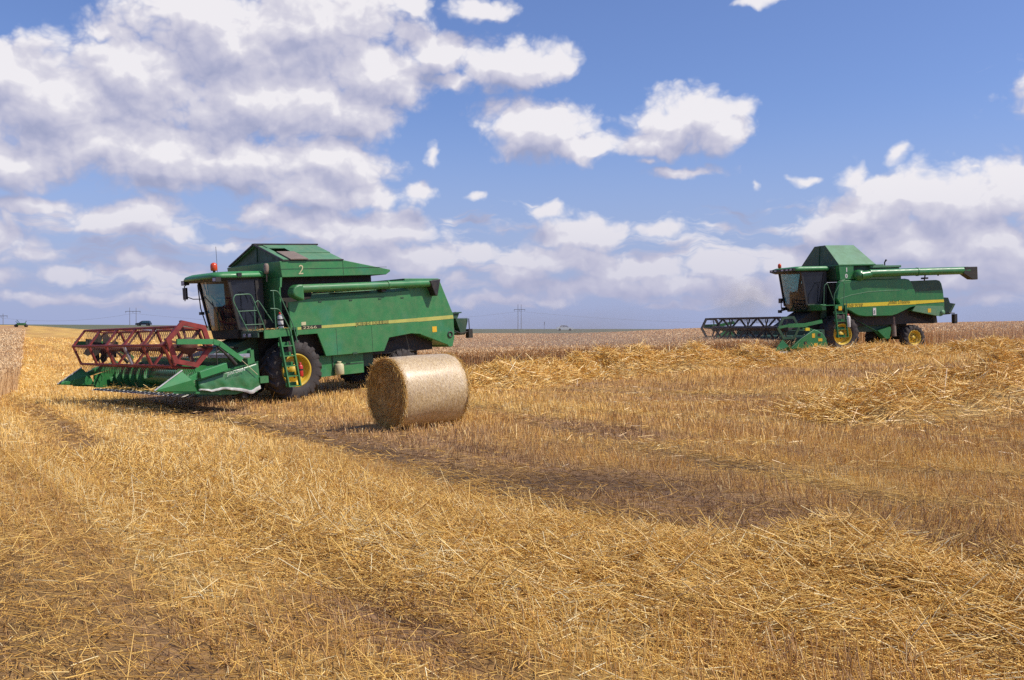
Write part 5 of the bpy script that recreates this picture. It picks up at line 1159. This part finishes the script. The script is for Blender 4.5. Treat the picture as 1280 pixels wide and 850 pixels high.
# green implement parked far to the left
def build_implement():
    x, y = at_px(26.5, 262); root = empty('farm_implement', None, (x, y, gz(x, y) - .05)); tag(root, 'small green farm implement with raised arms parked far off at the left', 'farm implement')
    b = MB(); b.box(-.9, 1.1, -.5, .5, .55, 1.15); b.bar((-.9, 0, 1.0), (-1.45, 0, .8), .2, .2); b.bar((1.1, 0, .9), (1.4, 0, .9), .2, .2); b.make('frame', M['green'], root, .03)
    for p_, q_ in (((-.4, 0, 1.1), (-1.2, 0, 2.0)), ((-.8, 0, 1.0), (-1.5, 0, 1.6)), ((1.0, 0, 1.1), (1.5, 0, 1.75))): MB().bar(p_, q_, .11, .11).make('arm', M['green_dark'], root)
    for xx in (-1.35, 1.35): MB().lathe([(.001, -.3), (.42, -.3), (.42, .3), (.001, .3)], 16, (xx, 0, .42)).make('wheel', M['rubber'], root)
build_implement()
def build_post():
    x, y = at_px(680.5, 330); z = gz(x, y); root = empty('marker_post', None, (x, y, z)); tag(root, 'thin roadside marker post left of the white car', 'marker post')
    MB().tube([(0, 0, -.3), (0, 0, 2.6)], .06, 6).make('post', M['pole'], root); MB().box(-.12, .12, -.04, .04, 2.1, 3.0).make('plate', M['pole'], root)
build_post()

# ================================================================== dust raised by the combines
def dust(name, loc, size, dens, label, col=(0.62, 0.52, 0.44), sc=1.0, rot=0):
    b = MB(); b.box(-1, 1, -1, 1, -1, 1)
    m = bpy.data.materials.new(name); m.use_nodes = True; t = m.node_tree; t.nodes.clear()
    o = N(t, 'ShaderNodeOutputMaterial'); v = N(t, 'ShaderNodeVolumePrincipled'); v.inputs['Color'].default_value = (*col, 1); v.inputs['Anisotropy'].default_value = .2
    tc = N(t, 'ShaderNodeTexCoord'); L = vmth(t, 'LENGTH', tc.outputs['Object']); fall = mrange(t, L, .25, 1.0, 1.0, 0.0)
    nn = noise(t, tc.outputs['Object'], 1.8 * sc, 3, .55)
    t.links.new(mth(t, 'MULTIPLY', mth(t, 'MULTIPLY', fall, mrange(t, nn, .3, .65, .15, 1.0)), dens), v.inputs['Density'])
    t.links.new(v.outputs[0], o.inputs['Volume'])
    ob = b.make(name, m, None); ob.location = loc; ob.scale = size; ob.rotation_euler = (0, 0, rot); tag(ob, label, 'dust', None, 'stuff')
    return ob
dust('dust', (11.5, 47.5, 3.0), (2.2, 2.0, 1.7), .26, 'faint brown dust hanging over the reel of the far combine', (.85, .72, .58))
dust('dust', (2.0, 42.5, .9), (10.5, 4.2, 2.5), .15, 'pale dust drifting over the wheat behind the near combine')
dust('dust', (24.0, 47.0, 1.7), (5.5, 3.0, 1.8), .07, 'pale dust trailing behind the far combine')

# ================================================================== place the combines
def place(root, loc, yaw, pitch, roll):
    R_ = Matrix.Rotation(pi + radians(yaw), 4, 'Z') @ Matrix.Rotation(radians(pitch), 4, 'Y') @ Matrix.Rotation(radians(roll), 4, 'X')
    root.matrix_world = Matrix.Translation(loc) @ R_
place(build_m1(), (-6.7565, 26.6031, -.1882), 44, 3.5, 1.0)
place(build_m2(), (14.3221, 44.4076, .6006), 18, 2.0, 0.0)
